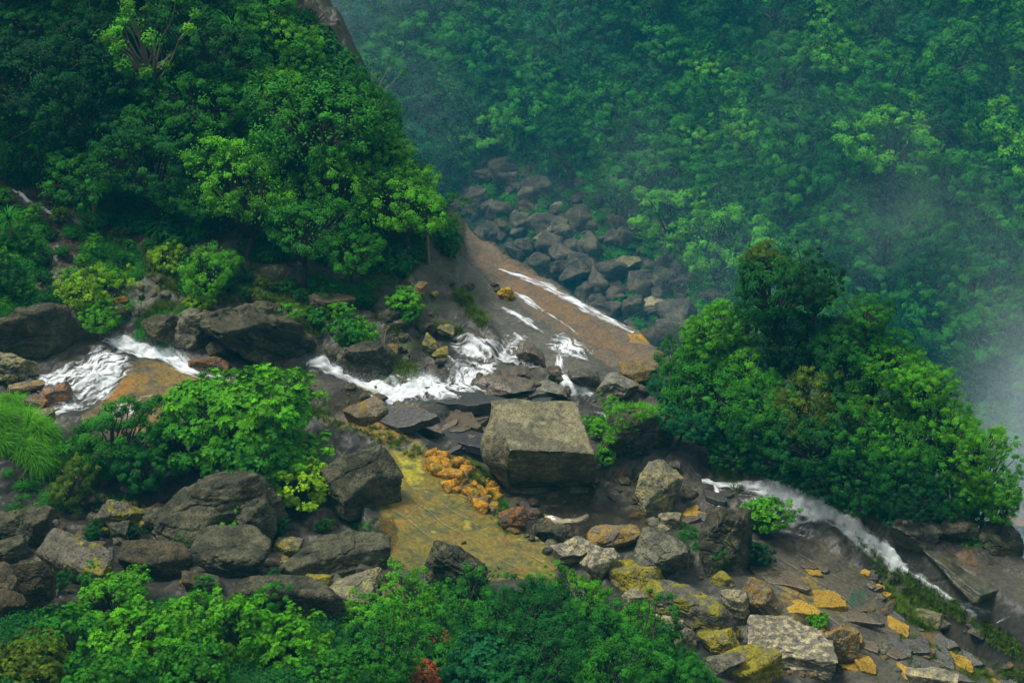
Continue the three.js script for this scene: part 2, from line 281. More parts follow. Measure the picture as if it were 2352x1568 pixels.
function rockGeo(w, h, d, seed, detail, tints, o = {}) {
  const r = rng(seed * 7919 + 13), planes = [], J = o.jitter ?? 0.3, P = (o.sharp ?? 16) * 2.2;
  for (const [x, y, z] of [[1, 0, 0], [-1, 0, 0], [0, 1, 0], [0, -1, 0], [0, 0, 1], [0, 0, -1]]) { const v = V3(x + (r() - 0.5) * 2 * J, y + (r() - 0.5) * 2 * J, z + (r() - 0.5) * 2 * J).normalize(); planes.push([v.x, v.y, v.z, 0.94 + 0.1 * r()]); }
  for (let k = 0; k < (o.cuts ?? 6) + 2; k++) { const v = V3(r() - 0.5, r() - 0.35, r() - 0.5).normalize(); planes.push([v.x, v.y, v.z, 0.78 + 0.36 * r()]); }
  const g = ico(detail).clone(), p = g.attributes.position, big = Math.cbrt(w * h * d) * 1.2, rough = (o.rough ?? 0.045) * 1.1 * big, st = (o.strata ?? 0.22) * 1.1;
  for (let i = 0; i < p.count; i++) {
    const x = p.getX(i), y = p.getY(i), z = p.getZ(i); let s = 0;
    for (const q of planes) { const a = (x * q[0] + y * q[1] + z * q[2]) / q[3]; if (a > 0) s += Math.pow(a, P); }
    const R = Math.pow(s, -1 / P); let X = x * R * w / 2, Y = y * R * h / 2, Z = z * R * d / 2;
    const f = 2.4 / big, cr = Math.abs(fbm(X * f * 0.9 - seed, Y * f * 1.5, Z * f * 0.9, 3)), dn = rough * (1.7 * fbm(X * f + seed, Y * f, Z * f, 5) - 0.55 * Math.max(0, 1 - cr / 0.05) - (o.pits ? o.pits * Math.max(0, N(X * 3.2 + seed, Y * 3.2, Z * 3.2)) : 0)) + st * big * 0.1 * (hash(Math.floor((Y + 0.3 * X + 0.12 * Z) * 8 / big + 0.7 * N(X * 1.5 / big, Z * 1.5 / big, seed)), seed) - 0.5)
      + (o.blocky ?? 0.05) * big * (hash(Math.floor(X * 2.1 / big + 0.5 * N(Y * f, Z * f, seed)) * 7 + Math.floor(Z * 2.1 / big + 0.5 * N(X * f, Y * f, seed + 3)) * 31 + Math.floor(Y * 2.6 / big + 0.35 * N(X * f, Z * f, seed + 5)) * 101, seed + 9) - 0.5);
    const L = 1 / Math.hypot(X, Y, Z); X += X * L * dn; Y += Y * L * dn; Z += Z * L * dn; p.setXYZ(i, X, Y, Z);
  }
  return finishRock(g, seed, tints, { patch: o.patch ?? clamp(big * 0.28, 0.25, 1.1), cover: o.cover });
}
let rockSeed = 1;
// a boulder from the outline it shows: x0 y0 x1 y1 in the picture; its foot stands on the ground
function boulder(x0, y0, x1, y1, tint, label, o = {}) {
  const f = hit((x0 + x1) / 2, y1 - (y1 - y0) * 0.06, 0, 0, o.t0), s = f.s, W = (x1 - x0) * s, vis = (y1 - y0) * s;
  let D = W * (o.deep ?? 0.8), H = (vis - 0.5 * D) / 0.85; if (H < (o.low ?? 0.42) * W) { H = (o.low ?? 0.42) * W; D = Math.max((vis - 0.85 * H) / 0.5, 0.45 * W); }
  const sink = 0.14 * H, seed = o.seed ?? rockSeed; rockSeed++;
  const g = rockGeo(W, H + sink, D, seed, clamp(Math.round(Math.max(x1 - x0, y1 - y0) / 3.6), 6, 34), ROCK[tint] ?? tint, o);
  const m = mesh(o.name ?? 'boulder', g, o.wet ? wetRockMat : rockMat), L = Math.hypot(f.x, f.z), cx = f.x + f.x / L * D * 0.42, cz = f.z + f.z / L * D * 0.42;
  m.position.set(cx, Math.min(gy(cx, cz), f.y + 0.3) + H / 2 - sink / 2, cz); const rr = rng(seed * 53 + 5), k0 = o.low && o.low < 0.4 ? 0.3 : 1; m.rotation.set(o.tilt ?? (rr() - 0.5) * 0.4 * k0, o.turn ?? (rr() - 0.5) * 1.1, o.lean ?? (rr() - 0.5) * 0.5 * k0);
  tag(m, label, o.category ?? 'boulder', o.group); return m;
}
// the great block, from its corners: top face at one height, foot on the ground
{
  const top = 2.9, q = (x, y, h) => { const p = onPlane(x, y, h); return V3(p[0], p[1], p[2]); };
  const T = [q(1128, 917, top), q(1322, 922, top), q(1366, 1042, top - 0.15), q(1166, 1034, top - 0.1)];
  const B = [q(1128, 917, top), q(1330, 925, top), q(1372, 1150, -0.1), q(1172, 1150, -0.1)];
  B[0].set(T[0].x + 0.2, -0.3, T[0].z + 0.2); B[1].set(T[1].x - 0.2, -0.3, T[1].z);
  B[2].z -= 0.45; B[3].z -= 0.45; T[3].x += 0.1;
  const lft = q(1113, 1015, 1.5);                 // the left face bulges out
  const g = new THREE.BoxGeometry(1, 1, 1, 56, 44, 56), p = g.attributes.position;
  for (let i = 0; i < p.count; i++) {
    const u = p.getX(i) + 0.5, v = p.getY(i) + 0.5, w = p.getZ(i) + 0.5;     // w: 0 at the back, 1 at the front
    const t = T[0].clone().multiplyScalar((1 - u) * (1 - w)).addScaledVector(T[1], u * (1 - w)).addScaledVector(T[2], u * w).addScaledVector(T[3], (1 - u) * w);
    const b = B[0].clone().multiplyScalar((1 - u) * (1 - w)).addScaledVector(B[1], u * (1 - w)).addScaledVector(B[2], u * w).addScaledVector(B[3], (1 - u) * w);
    const c = b.lerp(t, v), bulge = (1 - u) * Math.sin(Math.PI * clamp(v, 0, 1)) * Math.sin(Math.PI * w) * 0.9 * (u < 0.02 ? 1 : Math.max(0, 1 - u * 8));
    c.x -= bulge; const edge = Math.min(1, 6 * Math.min(v, 1 - v) + 6 * Math.min(w, 1 - w) + 6 * Math.min(u, 1 - u));
    const n = fbm(c.x * 0.9, c.y * 0.9, c.z * 0.9, 5), ledge = 0.25 * Math.max(0, N(c.x * 0.8, c.y * 3.5 + 4, c.z * 0.5)) * (w > 0.97 && v > 0.55 && v < 0.98 ? 1 : 0);
    c.y += 0.10 * n + (v > 0.98 ? 0.02 * N(c.x * 6, c.z * 6) : 0); c.x += 0.16 * n; c.z += 0.22 * fbm(c.x * 0.8 + 9, c.y * 1.4, c.z, 4) - ledge - (w > 0.97 ? 0.55 * (1 - v) * (1 - v) : 0);
    if (edge < 0.35) { c.y -= (v > 0.5 ? 0.05 : 0) * (1 - edge / 0.35); }
    p.setXYZ(i, c.x, c.y, c.z);
  }
  g.deleteAttribute('normal'); g.deleteAttribute('uv');
  const m = mesh('boulder', finishRock(mergeVertices(g, 1e-3), 3, ROCK.block, { patch: 1.3, cover: 0.0 }), rockMat);
  tag(m, 'huge square grey block boulder with flat weathered top', 'boulder');
}

// left bank
boulder(-30, 690, 188, 822, 'dark', 'large dark boulder with a layered crest above foaming water', { seed: 11, strata: 0.5, deep: 0.7, cuts: 7, turn: 0.25, low: 0.5 });
boulder(-20, 800, 95, 892, 'lichen', 'pitted honeycomb boulder below the large dark layered boulder', { seed: 12, pits: 2.2, rough: 0.07, sharp: 7, patch: 0.3 });
boulder(92, 885, 160, 928, 'rust', 'dark brown rock splitting the white foam', { seed: 13, wet: true, strata: 0.4 });
boulder(60, 905, 108, 945, 'rust', 'small rusty rock at the edge of the foam', { seed: 14, wet: true });
boulder(72, 932, 128, 968, 'moss', 'wet mossy rock between two strands of foam', { seed: 15, wet: true });
boulder(20, 878, 100, 905, 'ochre', 'low brown rock with water sliding over it', { seed: 16, wet: true, low: 0.25 });
boulder(478, 690, 715, 852, 'dark', 'massive black slanting rock overhanging the stream', { seed: 17, strata: 0.6, lean: -0.38, deep: 0.6, low: 0.34, rough: 0.06 });
boulder(340, 722, 425, 800, 'dark', 'craggy dark rock with grass tufts above the stream', { seed: 18, strata: 0.4 });
boulder(405, 705, 500, 806, 'grey', 'jagged grey crag beside the black slanting rock', { seed: 19, strata: 0.5, rough: 0.07 });
boulder(476, 780, 530, 832, 'dark', 'dark block fallen at the foot of the crag', { seed: 20 });
boulder(440, 822, 528, 862, 'rust', 'low rust-topped rock at the stream edge', { seed: 21, low: 0.3 });
boulder(225, 700, 300, 745, 'brown', 'brown rock half hidden by the small tree', { seed: 22 });
boulder(262, 680, 292, 702, 'orange', 'small orange rock at the corner of the tilted bank slab', { seed: 23, name: 'stone', category: 'stone' });
boulder(214, 630, 246, 662, 'brown', 'brown block above the small tree', { seed: 24, name: 'stone', category: 'stone' });
boulder(725, 668, 808, 730, 'brown', 'pale-topped brown boulder under the forest edge', { seed: 25, strata: 0.5 });
boulder(778, 797, 826, 846, 'grey', 'rounded grey boulder above the rushing stream', { seed: 26 });
boulder(800, 785, 900, 882, 'dark', 'black outcrop with a rusty cap beside the stream', { seed: 27, strata: 0.5, rough: 0.07 });
boulder(752, 800, 792, 842, 'dark', 'dark angular rock left of the rounded grey boulder', { seed: 28 });
boulder(872, 713, 918, 742, 'dark', 'dark block with a pale top on the muddy shelf', { seed: 29 });
boulder(903, 737, 938, 761, 'grey', 'grey stone in the gravel beside the muddy shelf', { seed: 30 });
boulder(950, 652, 986, 683, 'ochre', 'tilted tan slab leaning on the dark rock', { seed: 31, lean: 0.5, low: 0.25 });
boulder(990, 672, 1008, 688, 'yellow', 'small yellow-green stone on the dark slab', { seed: 32, name: 'stone', category: 'stone' });
boulder(1004, 752, 1050, 786, 'moss', 'yellow lichened boulder at the lip of the cascade', { seed: 33 });
boulder(970, 782, 1010, 822, 'moss', 'angular yellow-green boulder beside the cascade', { seed: 34, cuts: 8 });
boulder(993, 804, 1028, 828, 'yellow', 'rounded yellow stone below the angular lichened boulder', { seed: 35 });
boulder(975, 745, 1004, 775, 'brown', 'brown stone behind the lichened boulders', { seed: 36 });
boulder(889, 788, 918, 814, 'ochre', 'ochre-edged stone beside the still puddle', { seed: 37 });
boulder(814, 915, 895, 974, 'ochre', 'boulder half ochre and half black at the stream edge', { seed: 38, cover: 0.0, patch: 1.0 });
boulder(1147, 658, 1180, 690, 'gold', 'bright golden block standing on the wet slab', { seed: 39, lean: 0.4, jitter: 0.12, cuts: 2, sharp: 18 });
boulder(1127, 648, 1147, 661, 'dark', 'small black stone beside the golden block', { seed: 40, name: 'stone', category: 'stone', group: 'black stones beside the golden block' });
boulder(1135, 658, 1150, 671, 'dark', 'small black stone beside the golden block', { seed: 41, name: 'stone', category: 'stone', group: 'black stones beside the golden block' });
boulder(1059, 648, 1089, 672, 'dark', 'dark grass-fringed rock beside the muddy pool', { seed: 42 });
boulder(1190, 793, 1250, 838, 'brown', 'smooth brown slab rock parting the cascade', { seed: 43, wet: true, lean: -0.3, low: 0.3, sharp: 9 });
boulder(1264, 841, 1292, 876, 'brown', 'dark wedge rock in the lower cascade', { seed: 44, wet: true });
boulder(1300, 856, 1376, 898, 'dark', 'smooth black hump of rock beside the lower cascade', { seed: 45, wet: true, sharp: 6, low: 0.3 });
boulder(1377, 858, 1460, 916, 'grey', 'cracked grey hump of rock behind the great block', { seed: 46, wet: true, sharp: 8, low: 0.3 });
boulder(1421, 836, 1508, 888, 'ochre', 'orange-topped rock hump at the end of the slab', { seed: 47, sharp: 8, low: 0.25 });
boulder(1098, 868, 1224, 912, 'brown', 'broad cracked brown rock in the stream bed', { seed: 48, wet: true, low: 0.14, strata: 0.3 });
boulder(1150, 840, 1210, 872, 'brown', 'low brown rock awash between two cascades', { seed: 49, wet: true, low: 0.16 });
boulder(1218, 880, 1300, 912, 'grey', 'flat wet rock ledge just behind the great block', { seed: 50, wet: true, low: 0.14 });
// right of the block
boulder(1448, 1070, 1556, 1182, 'lichen', 'angular grey boulder standing in the pool beside the great block', { seed: 51, cuts: 4, jitter: 0.2, turn: 0.6, deep: 0.7 });
boulder(1596, 1165, 1728, 1312, 'dark', 'tall black craggy boulder beside the little tree', { seed: 52, rough: 0.07, strata: 0.3, low: 0.8 });
boulder(1456, 1215, 1592, 1334, 'grey', 'large grey boulder with an ochre crown among the rubble', { seed: 53, lean: -0.35, cuts: 5 });
boulder(1394, 1278, 1512, 1362, 'yellow', 'rounded yellow and white boulder below the pool', { seed: 54, sharp: 3.6, cuts: 0, blocky: 0.03, cover: 0.05 });
boulder(1262, 1238, 1360, 1308, 'spotted', 'gnarled layered boulder with pale crusts', { seed: 55, strata: 0.7, rough: 0.08 });
boulder(1340, 1240, 1414, 1334, 'spotted', 'upright black boulder mottled with white lichen', { seed: 56, patch: 0.25, low: 0.9 });
boulder(1478, 1318, 1680, 1442, 'moss', 'huge rounded grey boulder with yellow flank', { seed: 57, sharp: 3.6, cuts: 0, blocky: 0.03, rough: 0.06, cover: 0.1 });
boulder(1428, 1354, 1490, 1408, 'pale', 'cracked white block beside the yellow boulder', { seed: 58, cuts: 3, jitter: 0.15, turn: 0.4 });
boulder(1490, 1413, 1562, 1474, 'pale', 'pale boulder with an orange scar', { seed: 59, cover: 0.08 });
boulder(1542, 1436, 1600, 1495, 'lichen', 'pale grey rock leaning on the orange-scarred boulder', { seed: 60 });
boulder(1604, 1438, 1690, 1512, 'yellow', 'bright yellow boulder below the huge rounded one', { seed: 61, cover: 0.16 });
boulder(1650, 1478, 1772, 1574, 'yellow', 'largest bright yellow boulder in front of the spotted slab', { seed: 62, cover: 0.14, sharp: 3.6, cuts: 0, blocky: 0.03 });
boulder(1612, 1496, 1702, 1556, 'grey', 'dark grey boulder wedged against the largest yellow one', { seed: 63 });
boulder(1708, 1418, 1902, 1540, 'spotted', 'flat table rock covered with cream spots', { seed: 64, patch: 0.2, low: 0.26, cuts: 2, jitter: 0.14, cover: 0.03, deep: 0.8 });
boulder(1878, 1436, 1962, 1534, 'ochre', 'tan and grey boulder at the end of the spotted table rock', { seed: 65 });
boulder(1700, 1328, 1782, 1424, 'ochre', 'layered ochre boulder beside the wet slab', { seed: 66, strata: 0.7, lean: -0.4 });
boulder(1655, 1348, 1718, 1436, 'pale', 'cream layered boulder right of the huge rounded one', { seed: 67, strata: 0.6 });
boulder(1350, 1194, 1474, 1262, 'ochre', 'flat orange-grey boulder dipping into the pool', { seed: 68, low: 0.3, cover: 0.0 });
boulder(1512, 1170, 1562, 1218, 'lichen', 'small block of grey and ochre rock beside the split plates', { seed: 69, cuts: 3 });
boulder(1150, 1155, 1216, 1222, 'rust', 'rust-topped boulder at the foot of the great block', { seed: 70 });
boulder(1216, 1196, 1304, 1248, 'dark', 'black rounded rock below the small foaming step', { seed: 71 });
boulder(1228, 1180, 1262, 1206, 'dark', 'mossy black stone beside the small foaming step', { seed: 72, name: 'stone', category: 'stone' });
boulder(1060, 1240, 1070, 1250, 'rust', 'tiny rusty stone lying on the yellow slab', { seed: 73, name: 'stone', category: 'stone' });
boulder(980, 1262, 1122, 1374, 'dark', 'jagged black pointed rock rising from the yellow slab', { seed: 74, strata: 0.8, rough: 0.09, lean: -0.3, low: 0.7 });
boulder(1740, 1430, 1820, 1450, 'ochre', 'flat tan slab behind the spotted table rock', { seed: 75, low: 0.2 });
boulder(2085, 1540, 2190, 1590, 'pale', 'cream-topped boulder on the broken slab', { seed: 76, cuts: 3 });
// left foreground
boulder(752, 1008, 908, 1182, 'dusk', 'big grey flat-topped boulder overhanging a dark gap', { seed: 81, cuts: 4, deep: 0.75 });
boulder(655, 1192, 902, 1340, 'dusk', 'widest grey flat-topped boulder beside the yellow slab', { seed: 82, cuts: 3, jitter: 0.2, deep: 0.55, cover: 0.05 });
boulder(438, 1218, 612, 1334, 'dusk', 'grey rounded boulder in the row of dark boulders', { seed: 83, sharp: 3.6, cuts: 0, blocky: 0.03, cover: 0.0 });
boulder(276, 1236, 442, 1334, 'umber', 'brown boulder with a rusty patch in the row of dark boulders', { seed: 84, sharp: 3.6, cuts: 0, blocky: 0.03 });
boulder(84, 1232, 276, 1344, 'moss', 'dark boulder with a mossy yellow top', { seed: 85, sharp: 3.6, cuts: 0, blocky: 0.03, cover: 0.06 });
boulder(350, 1104, 636, 1256, 'dark', 'wide layered dark outcrop beneath the big bush', { seed: 86, strata: 0.7, deep: 0.45, low: 0.4 });
boulder(545, 1140, 640, 1260, 'dusk', 'steep grey boulder at the end of the layered outcrop', { seed: 87 });
boulder(-30, 1236, 62, 1296, 'dusk', 'grey boulder stacked beside the mossy-topped one', { seed: 88 });
boulder(-30, 1184, 56, 1244, 'dark', 'dark boulder under the grassy mound', { seed: 89 });
boulder(42, 1170, 122, 1262, 'dark', 'black boulder in the shade of the grassy mound', { seed: 90 });
boulder(-40, 1288, 64, 1372, 'umber', 'brown boulder below the stacked grey one', { seed: 91 });
boulder(-40, 1352, 72, 1434, 'umber', 'brown boulder with an orange scar beside the shrubs', { seed: 92, cover: 0.1 });
boulder(522, 1312, 748, 1440, 'dark', 'great dark boulder rising behind the foreground shrubs', { seed: 93, sharp: 3.6, cuts: 0, blocky: 0.03 });
boulder(650, 1270, 716, 1314, 'yellow', 'rounded yellow stone under the widest flat-topped boulder', { seed: 94 });
boulder(634, 1232, 694, 1278, 'moss', 'mossy block wedged between two grey boulders', { seed: 95 });
boulder(752, 1318, 868, 1404, 'lichen', 'pointed lichened rock in front of the yellow slab', { seed: 96, lean: 0.3 });
boulder(690, 1308, 762, 1374, 'yellow', 'yellow mossy boulder left of the pointed lichened rock', { seed: 97 });
boulder(864, 1332, 932, 1384, 'ochre', 'tan flat rock right of the pointed lichened rock', { seed: 98 });
boulder(640, 1300, 700, 1330, 'yellow', 'low yellow rock under the rounded yellow stone', { seed: 99 });
boulder(232, 1150, 345, 1212, 'moss', 'slanting lichened boulder with a grass tuft', { seed: 100, lean: -0.3 });
boulder(330, 1168, 392, 1222, 'dark', 'dark split rock in front of the layered outcrop', { seed: 101, strata: 0.6 });
boulder(398, 1188, 446, 1240, 'moss', 'pale mossy stone between the outcrop and the rounded boulder', { seed: 102 });
boulder(250, 1200, 300, 1248, 'dusk', 'grey stone among the small rubble', { seed: 103 });
boulder(420, 1318, 520, 1368, 'umber', 'brown rock behind the tall shrub', { seed: 104 });
boulder(60, 1290, 130, 1420, 'umber', 'steep brown gravelly rock between boulders', { seed: 105 });
// right edge, beyond the near slab
boulder(2126, 1256, 2300, 1388, 'dusk', 'large smooth dark slab-block below the wooded knoll', { seed: 110, wet: true, cuts: 1, jitter: 0.16, lean: -0.22, turn: 0.5, deep: 1.5, low: 0.16, sharp: 10, blocky: 0.01, strata: 0.05, rough: 0.02 });
boulder(2246, 1204, 2338, 1276, 'dark', 'dark rounded rock under the end of the knoll', { seed: 111, sharp: 8 });
boulder(2050, 1192, 2154, 1282, 'dark', 'dark jointed rock face beside the falling water', { seed: 112, cuts: 4, wet: true });
boulder(2310, 1160, 2400, 1230, 'rust', 'rusty slab rock at the foot of the knoll', { seed: 113 });
boulder(2150, 1190, 2250, 1250, 'dark', 'black rock shelf under the hanging bushes', { seed: 114 });
boulder(2090, 1395, 2160, 1440, 'lichen', 'pale grey rock on the rim of the near slab', { seed: 115, low: 0.3 });
// grassy knob beside the block
const knob = boulder(1372, 930, 1548, 1066, 'dark', 'dark grass-covered rock knob beside the great block', { seed: 116, rough: 0.1, sharp: 7, low: 0.6 });
// far down in the valley
for (const [x0, y0, x1, y1, label, tint, o] of [
  [1300, 580, 1382, 658, 'great pyramid boulder at the foot of the far hillside', 'valley', { seed: 120, cuts: 3, sharp: 18, low: 0.6 }], [1208, 576, 1266, 646, 'tall brown boulder behind the white chute', 'valley', { seed: 121, low: 0.8 }], [1266, 600, 1304, 656, 'squarish boulder left of the pyramid boulder', 'valley', { seed: 122 }],
  [1180, 546, 1224, 594, 'brown angular boulder above the tall brown one', 'valley', { seed: 123 }], [1226, 528, 1290, 563, 'long lichened boulder above the pyramid boulder', 'lichen', { seed: 124 }], [1108, 515, 1163, 563, 'rounded brown boulder beside the upper slab end', 'valley', { seed: 125, sharp: 8 }],
  [1368, 688, 1428, 742, 'dark wedge boulder under the long white chute', 'valley', { seed: 126 }], [1354, 672, 1388, 702, 'brown block above the dark wedge boulder', 'valley', { seed: 127 }], [1472, 678, 1534, 728, 'pale grey fractured boulder in the valley rubble', 'pale', { seed: 128, cover: 0.16 }],
  [1400, 588, 1478, 636, 'crusted mound of rock right of the pyramid boulder', 'lichen', { seed: 129, strata: 0.5 }], [1424, 680, 1480, 742, 'tilted slab boulder left of the pale fractured one', 'valley', { seed: 130, lean: 0.4 }], [1372, 535, 1422, 565, 'tan boulder near the upper rim of the rubble', 'valley', { seed: 131 }],
  [1458, 618, 1504, 672, 'leaning slab above the pale fractured boulder', 'valley', { seed: 132, lean: 0.5 }], [1084, 318, 1122, 371, 'tall brown cliff-like boulder high on the rubble chute', 'valley', { seed: 133, low: 1 }], [1088, 384, 1140, 434, 'square brown boulder below the cliff-like one', 'valley', { seed: 134, cuts: 2 }],
  [1036, 460, 1084, 498, 'slanting boulder beside the left forest tip', 'valley', { seed: 135, lean: -0.4 }], [1082, 466, 1108, 504, 'upright brown boulder below the square one', 'valley', { seed: 136 }], [1262, 464, 1292, 494, 'light grey boulder in the middle of the rubble', 'lichen', { seed: 137 }],
  [1500, 730, 1560, 780, 'fractured grey rock near the slab end', 'valley', { seed: 138 }], [1186, 420, 1230, 446, 'low dark boulder in the upper rubble', 'valley', { seed: 139 }], [1165, 560, 1210, 600, 'brown boulder at the lip of the slab', 'valley', { seed: 140 }], [1540, 700, 1600, 750, 'dark boulder at the edge of the valley trees', 'valley', { seed: 141 }],
]) boulder(x0, y0, x1, y1, tint, label, { ...o, t0: 160 });
console.log('boulders');

// small rocks: a few shapes, many stones
function stones(name, n, outline, seed, tints, size, label, grp, flat = 0.7, category = 'stone', t0 = 44) {
  const r = rng(seed), shapes = []; for (let k = 0; k < 7; k++) shapes.push(rockGeo(1, flat, 0.85, seed + 400 + k, 6, ROCK[tints[k % tints.length]], { cuts: 6, patch: 0.35 }));
  const xs = outline.map((p) => p[0]), ys = outline.map((p) => p[1]), X0 = Math.min(...xs), X1 = Math.max(...xs), Y0 = Math.min(...ys), Y1 = Math.max(...ys);
  for (let k = 0, tries = 0; k < n && tries < n * 60; tries++) {
    const px = lerp(X0, X1, r()), py = lerp(Y0, Y1, r()); if (!inPoly(outline, px, py)) continue; k++;
    const f = hit(px, py, 0, 0, t0), s = lerp(size[0], size[1], Math.pow(r(), 2.2)), m = mesh(name, shapes[Math.floor(r() * 7)], rockMat);
    m.scale.set(s * lerp(0.8, 1.25, r()), s * lerp(0.8, 1.2, r()), s); m.rotation.set((r() - 0.5) * 0.5, r() * 6.3, (r() - 0.5) * 0.5); m.position.set(f.x, f.y + s * flat * 0.22, f.z); tag(m, label, category, grp);
  }
}
stones('valley_boulder', 175, [[1050, 470], [1100, 360], [1200, 400], [1450, 440], [1600, 590], [1660, 770], [1500, 790], [1440, 750], [1200, 610], [1080, 530]], 31, ['valley', 'valley', 'dusk', 'valley', 'umber'], [1.1, 4.6], 'brown-grey boulder among the hazy rubble on the valley floor', 'boulders on the valley floor', 0.75, 'boulder', 160);
stones('orange_stone', 60, [[975, 1048], [1020, 1045], [1080, 1075], [1140, 1120], [1140, 1180], [1100, 1170], [1030, 1120], [1000, 1090]], 32, ['orange', 'orange', 'orange', 'ochre', 'gold'], [0.32, 0.72], 'bright orange stone in the heap beside the great block', 'orange stones in a heap', 0.8);
stones('rubble_stone', 30, [[1155, 1185], [1240, 1180], [1340, 1250], [1300, 1300], [1230, 1260], [1180, 1230]], 33, ['dark', 'grey', 'ochre', 'brown', 'lichen'], [0.2, 0.7], 'small mixed stone in the heap below the pool', 'stones below the pool');
stones('rubble_stone', 24, [[1470, 1150], [1520, 1140], [1560, 1230], [1600, 1330], [1680, 1330], [1700, 1370], [1620, 1330], [1500, 1230]], 34, ['lichen', 'yellow', 'ochre', 'grey', 'pale'], [0.2, 0.7], 'small lichened stone wedged between the right-hand boulders', 'stones between the boulders');
stones('rubble_stone', 34, [[1540, 1430], [1640, 1500], [1760, 1560], [1960, 1568], [1900, 1520], [1700, 1430], [1600, 1420]], 35, ['yellow', 'ochre', 'grey', 'lichen', 'orange'], [0.2, 0.8], 'yellow or tan stone in the rubble round the table rock', 'stones round the table rock');
stones('rubble_stone', 34, [[205, 1150], [350, 1150], [450, 1220], [440, 1260], [250, 1250], [210, 1200]], 36, ['dark', 'grey', 'moss', 'brown', 'pale'], [0.2, 0.8], 'dark stone in the rubble above the row of boulders', 'stones above the row of boulders');
stones('rubble_stone', 26, [[880, 720], [990, 720], [1030, 820], [960, 850], [900, 840], [880, 780]], 37, ['dark', 'brown', 'grey', 'ochre'], [0.15, 0.6], 'small brown stone in the gravel beside the cascade', 'stones in the gravel beside the cascade');
stones('rubble_stone', 26, [[640, 1270], [760, 1320], [880, 1330], [920, 1390], [760, 1400], [650, 1320]], 38, ['yellow', 'moss', 'ochre', 'grey'], [0.25, 0.8], 'mossy yellow stone under the flat-topped boulders', 'stones under the flat-topped boulders');
stones('rubble_stone', 30, [[300, 600], [700, 680], [760, 780], [700, 800], [480, 700], [260, 680]], 39, ['brown', 'grey', 'ochre', 'orange'], [0.15, 0.55], 'brown stone scattered on the grassy bank', 'stones on the grassy bank');
stones('rubble_stone', 40, [[2000, 1280], [2352, 1500], [2352, 1568], [2050, 1568], [1980, 1420]], 40, ['grey', 'ochre', 'grey', 'brown'], [0.15, 0.6], 'small broken stone on the stepped slab beside the fall', 'stones on the stepped slab', 0.45);
stones('rubble_stone', 16, [[0, 1340], [130, 1300], [200, 1420], [120, 1500], [0, 1480]], 41, ['brown', 'grey', 'lichen'], [0.2, 0.7], 'gravelly stone below the brown scarred boulder', 'stones below the brown boulder');
stones('pool_stone', 60, [[1160, 1120], [1200, 1150], [1400, 1070], [1560, 1060], [1600, 1130], [1560, 1190], [1460, 1190], [1400, 1160], [1240, 1180], [1180, 1180]], 43, ['dark', 'brown', 'grey', 'rust', 'ochre'], [0.15, 0.55], 'brown stone lying in the wet bed round the great block', 'stones in the wet bed', 0.6);
stones('dark_stone', 110, [[-30, 1180], [220, 1150], [640, 1240], [700, 1300], [640, 1400], [500, 1350], [250, 1360], [60, 1340], [-30, 1300]], 44, ['dark', 'grey', 'brown', 'moss'], [0.25, 0.9], 'dark stone filling the gaps in the row of boulders', 'stones between the dark boulders', 0.75);
stones('stream_stone', 60, [[1040, 820], [1240, 840], [1500, 880], [1500, 930], [1360, 930], [1130, 910], [900, 920], [700, 940], [720, 900]], 45, ['dark', 'brown', 'grey'], [0.15, 0.7], 'wet stone in the bed of the stream', 'stones in the stream bed', 0.45);
stones('orange_stone', 22, [[540, 655], [600, 660], [640, 720], [600, 720], [560, 700]], 42, ['orange', 'ochre', 'orange'], [0.2, 0.6], 'orange stone on the grassy bank below the forest', 'orange stones on the bank', 0.6);

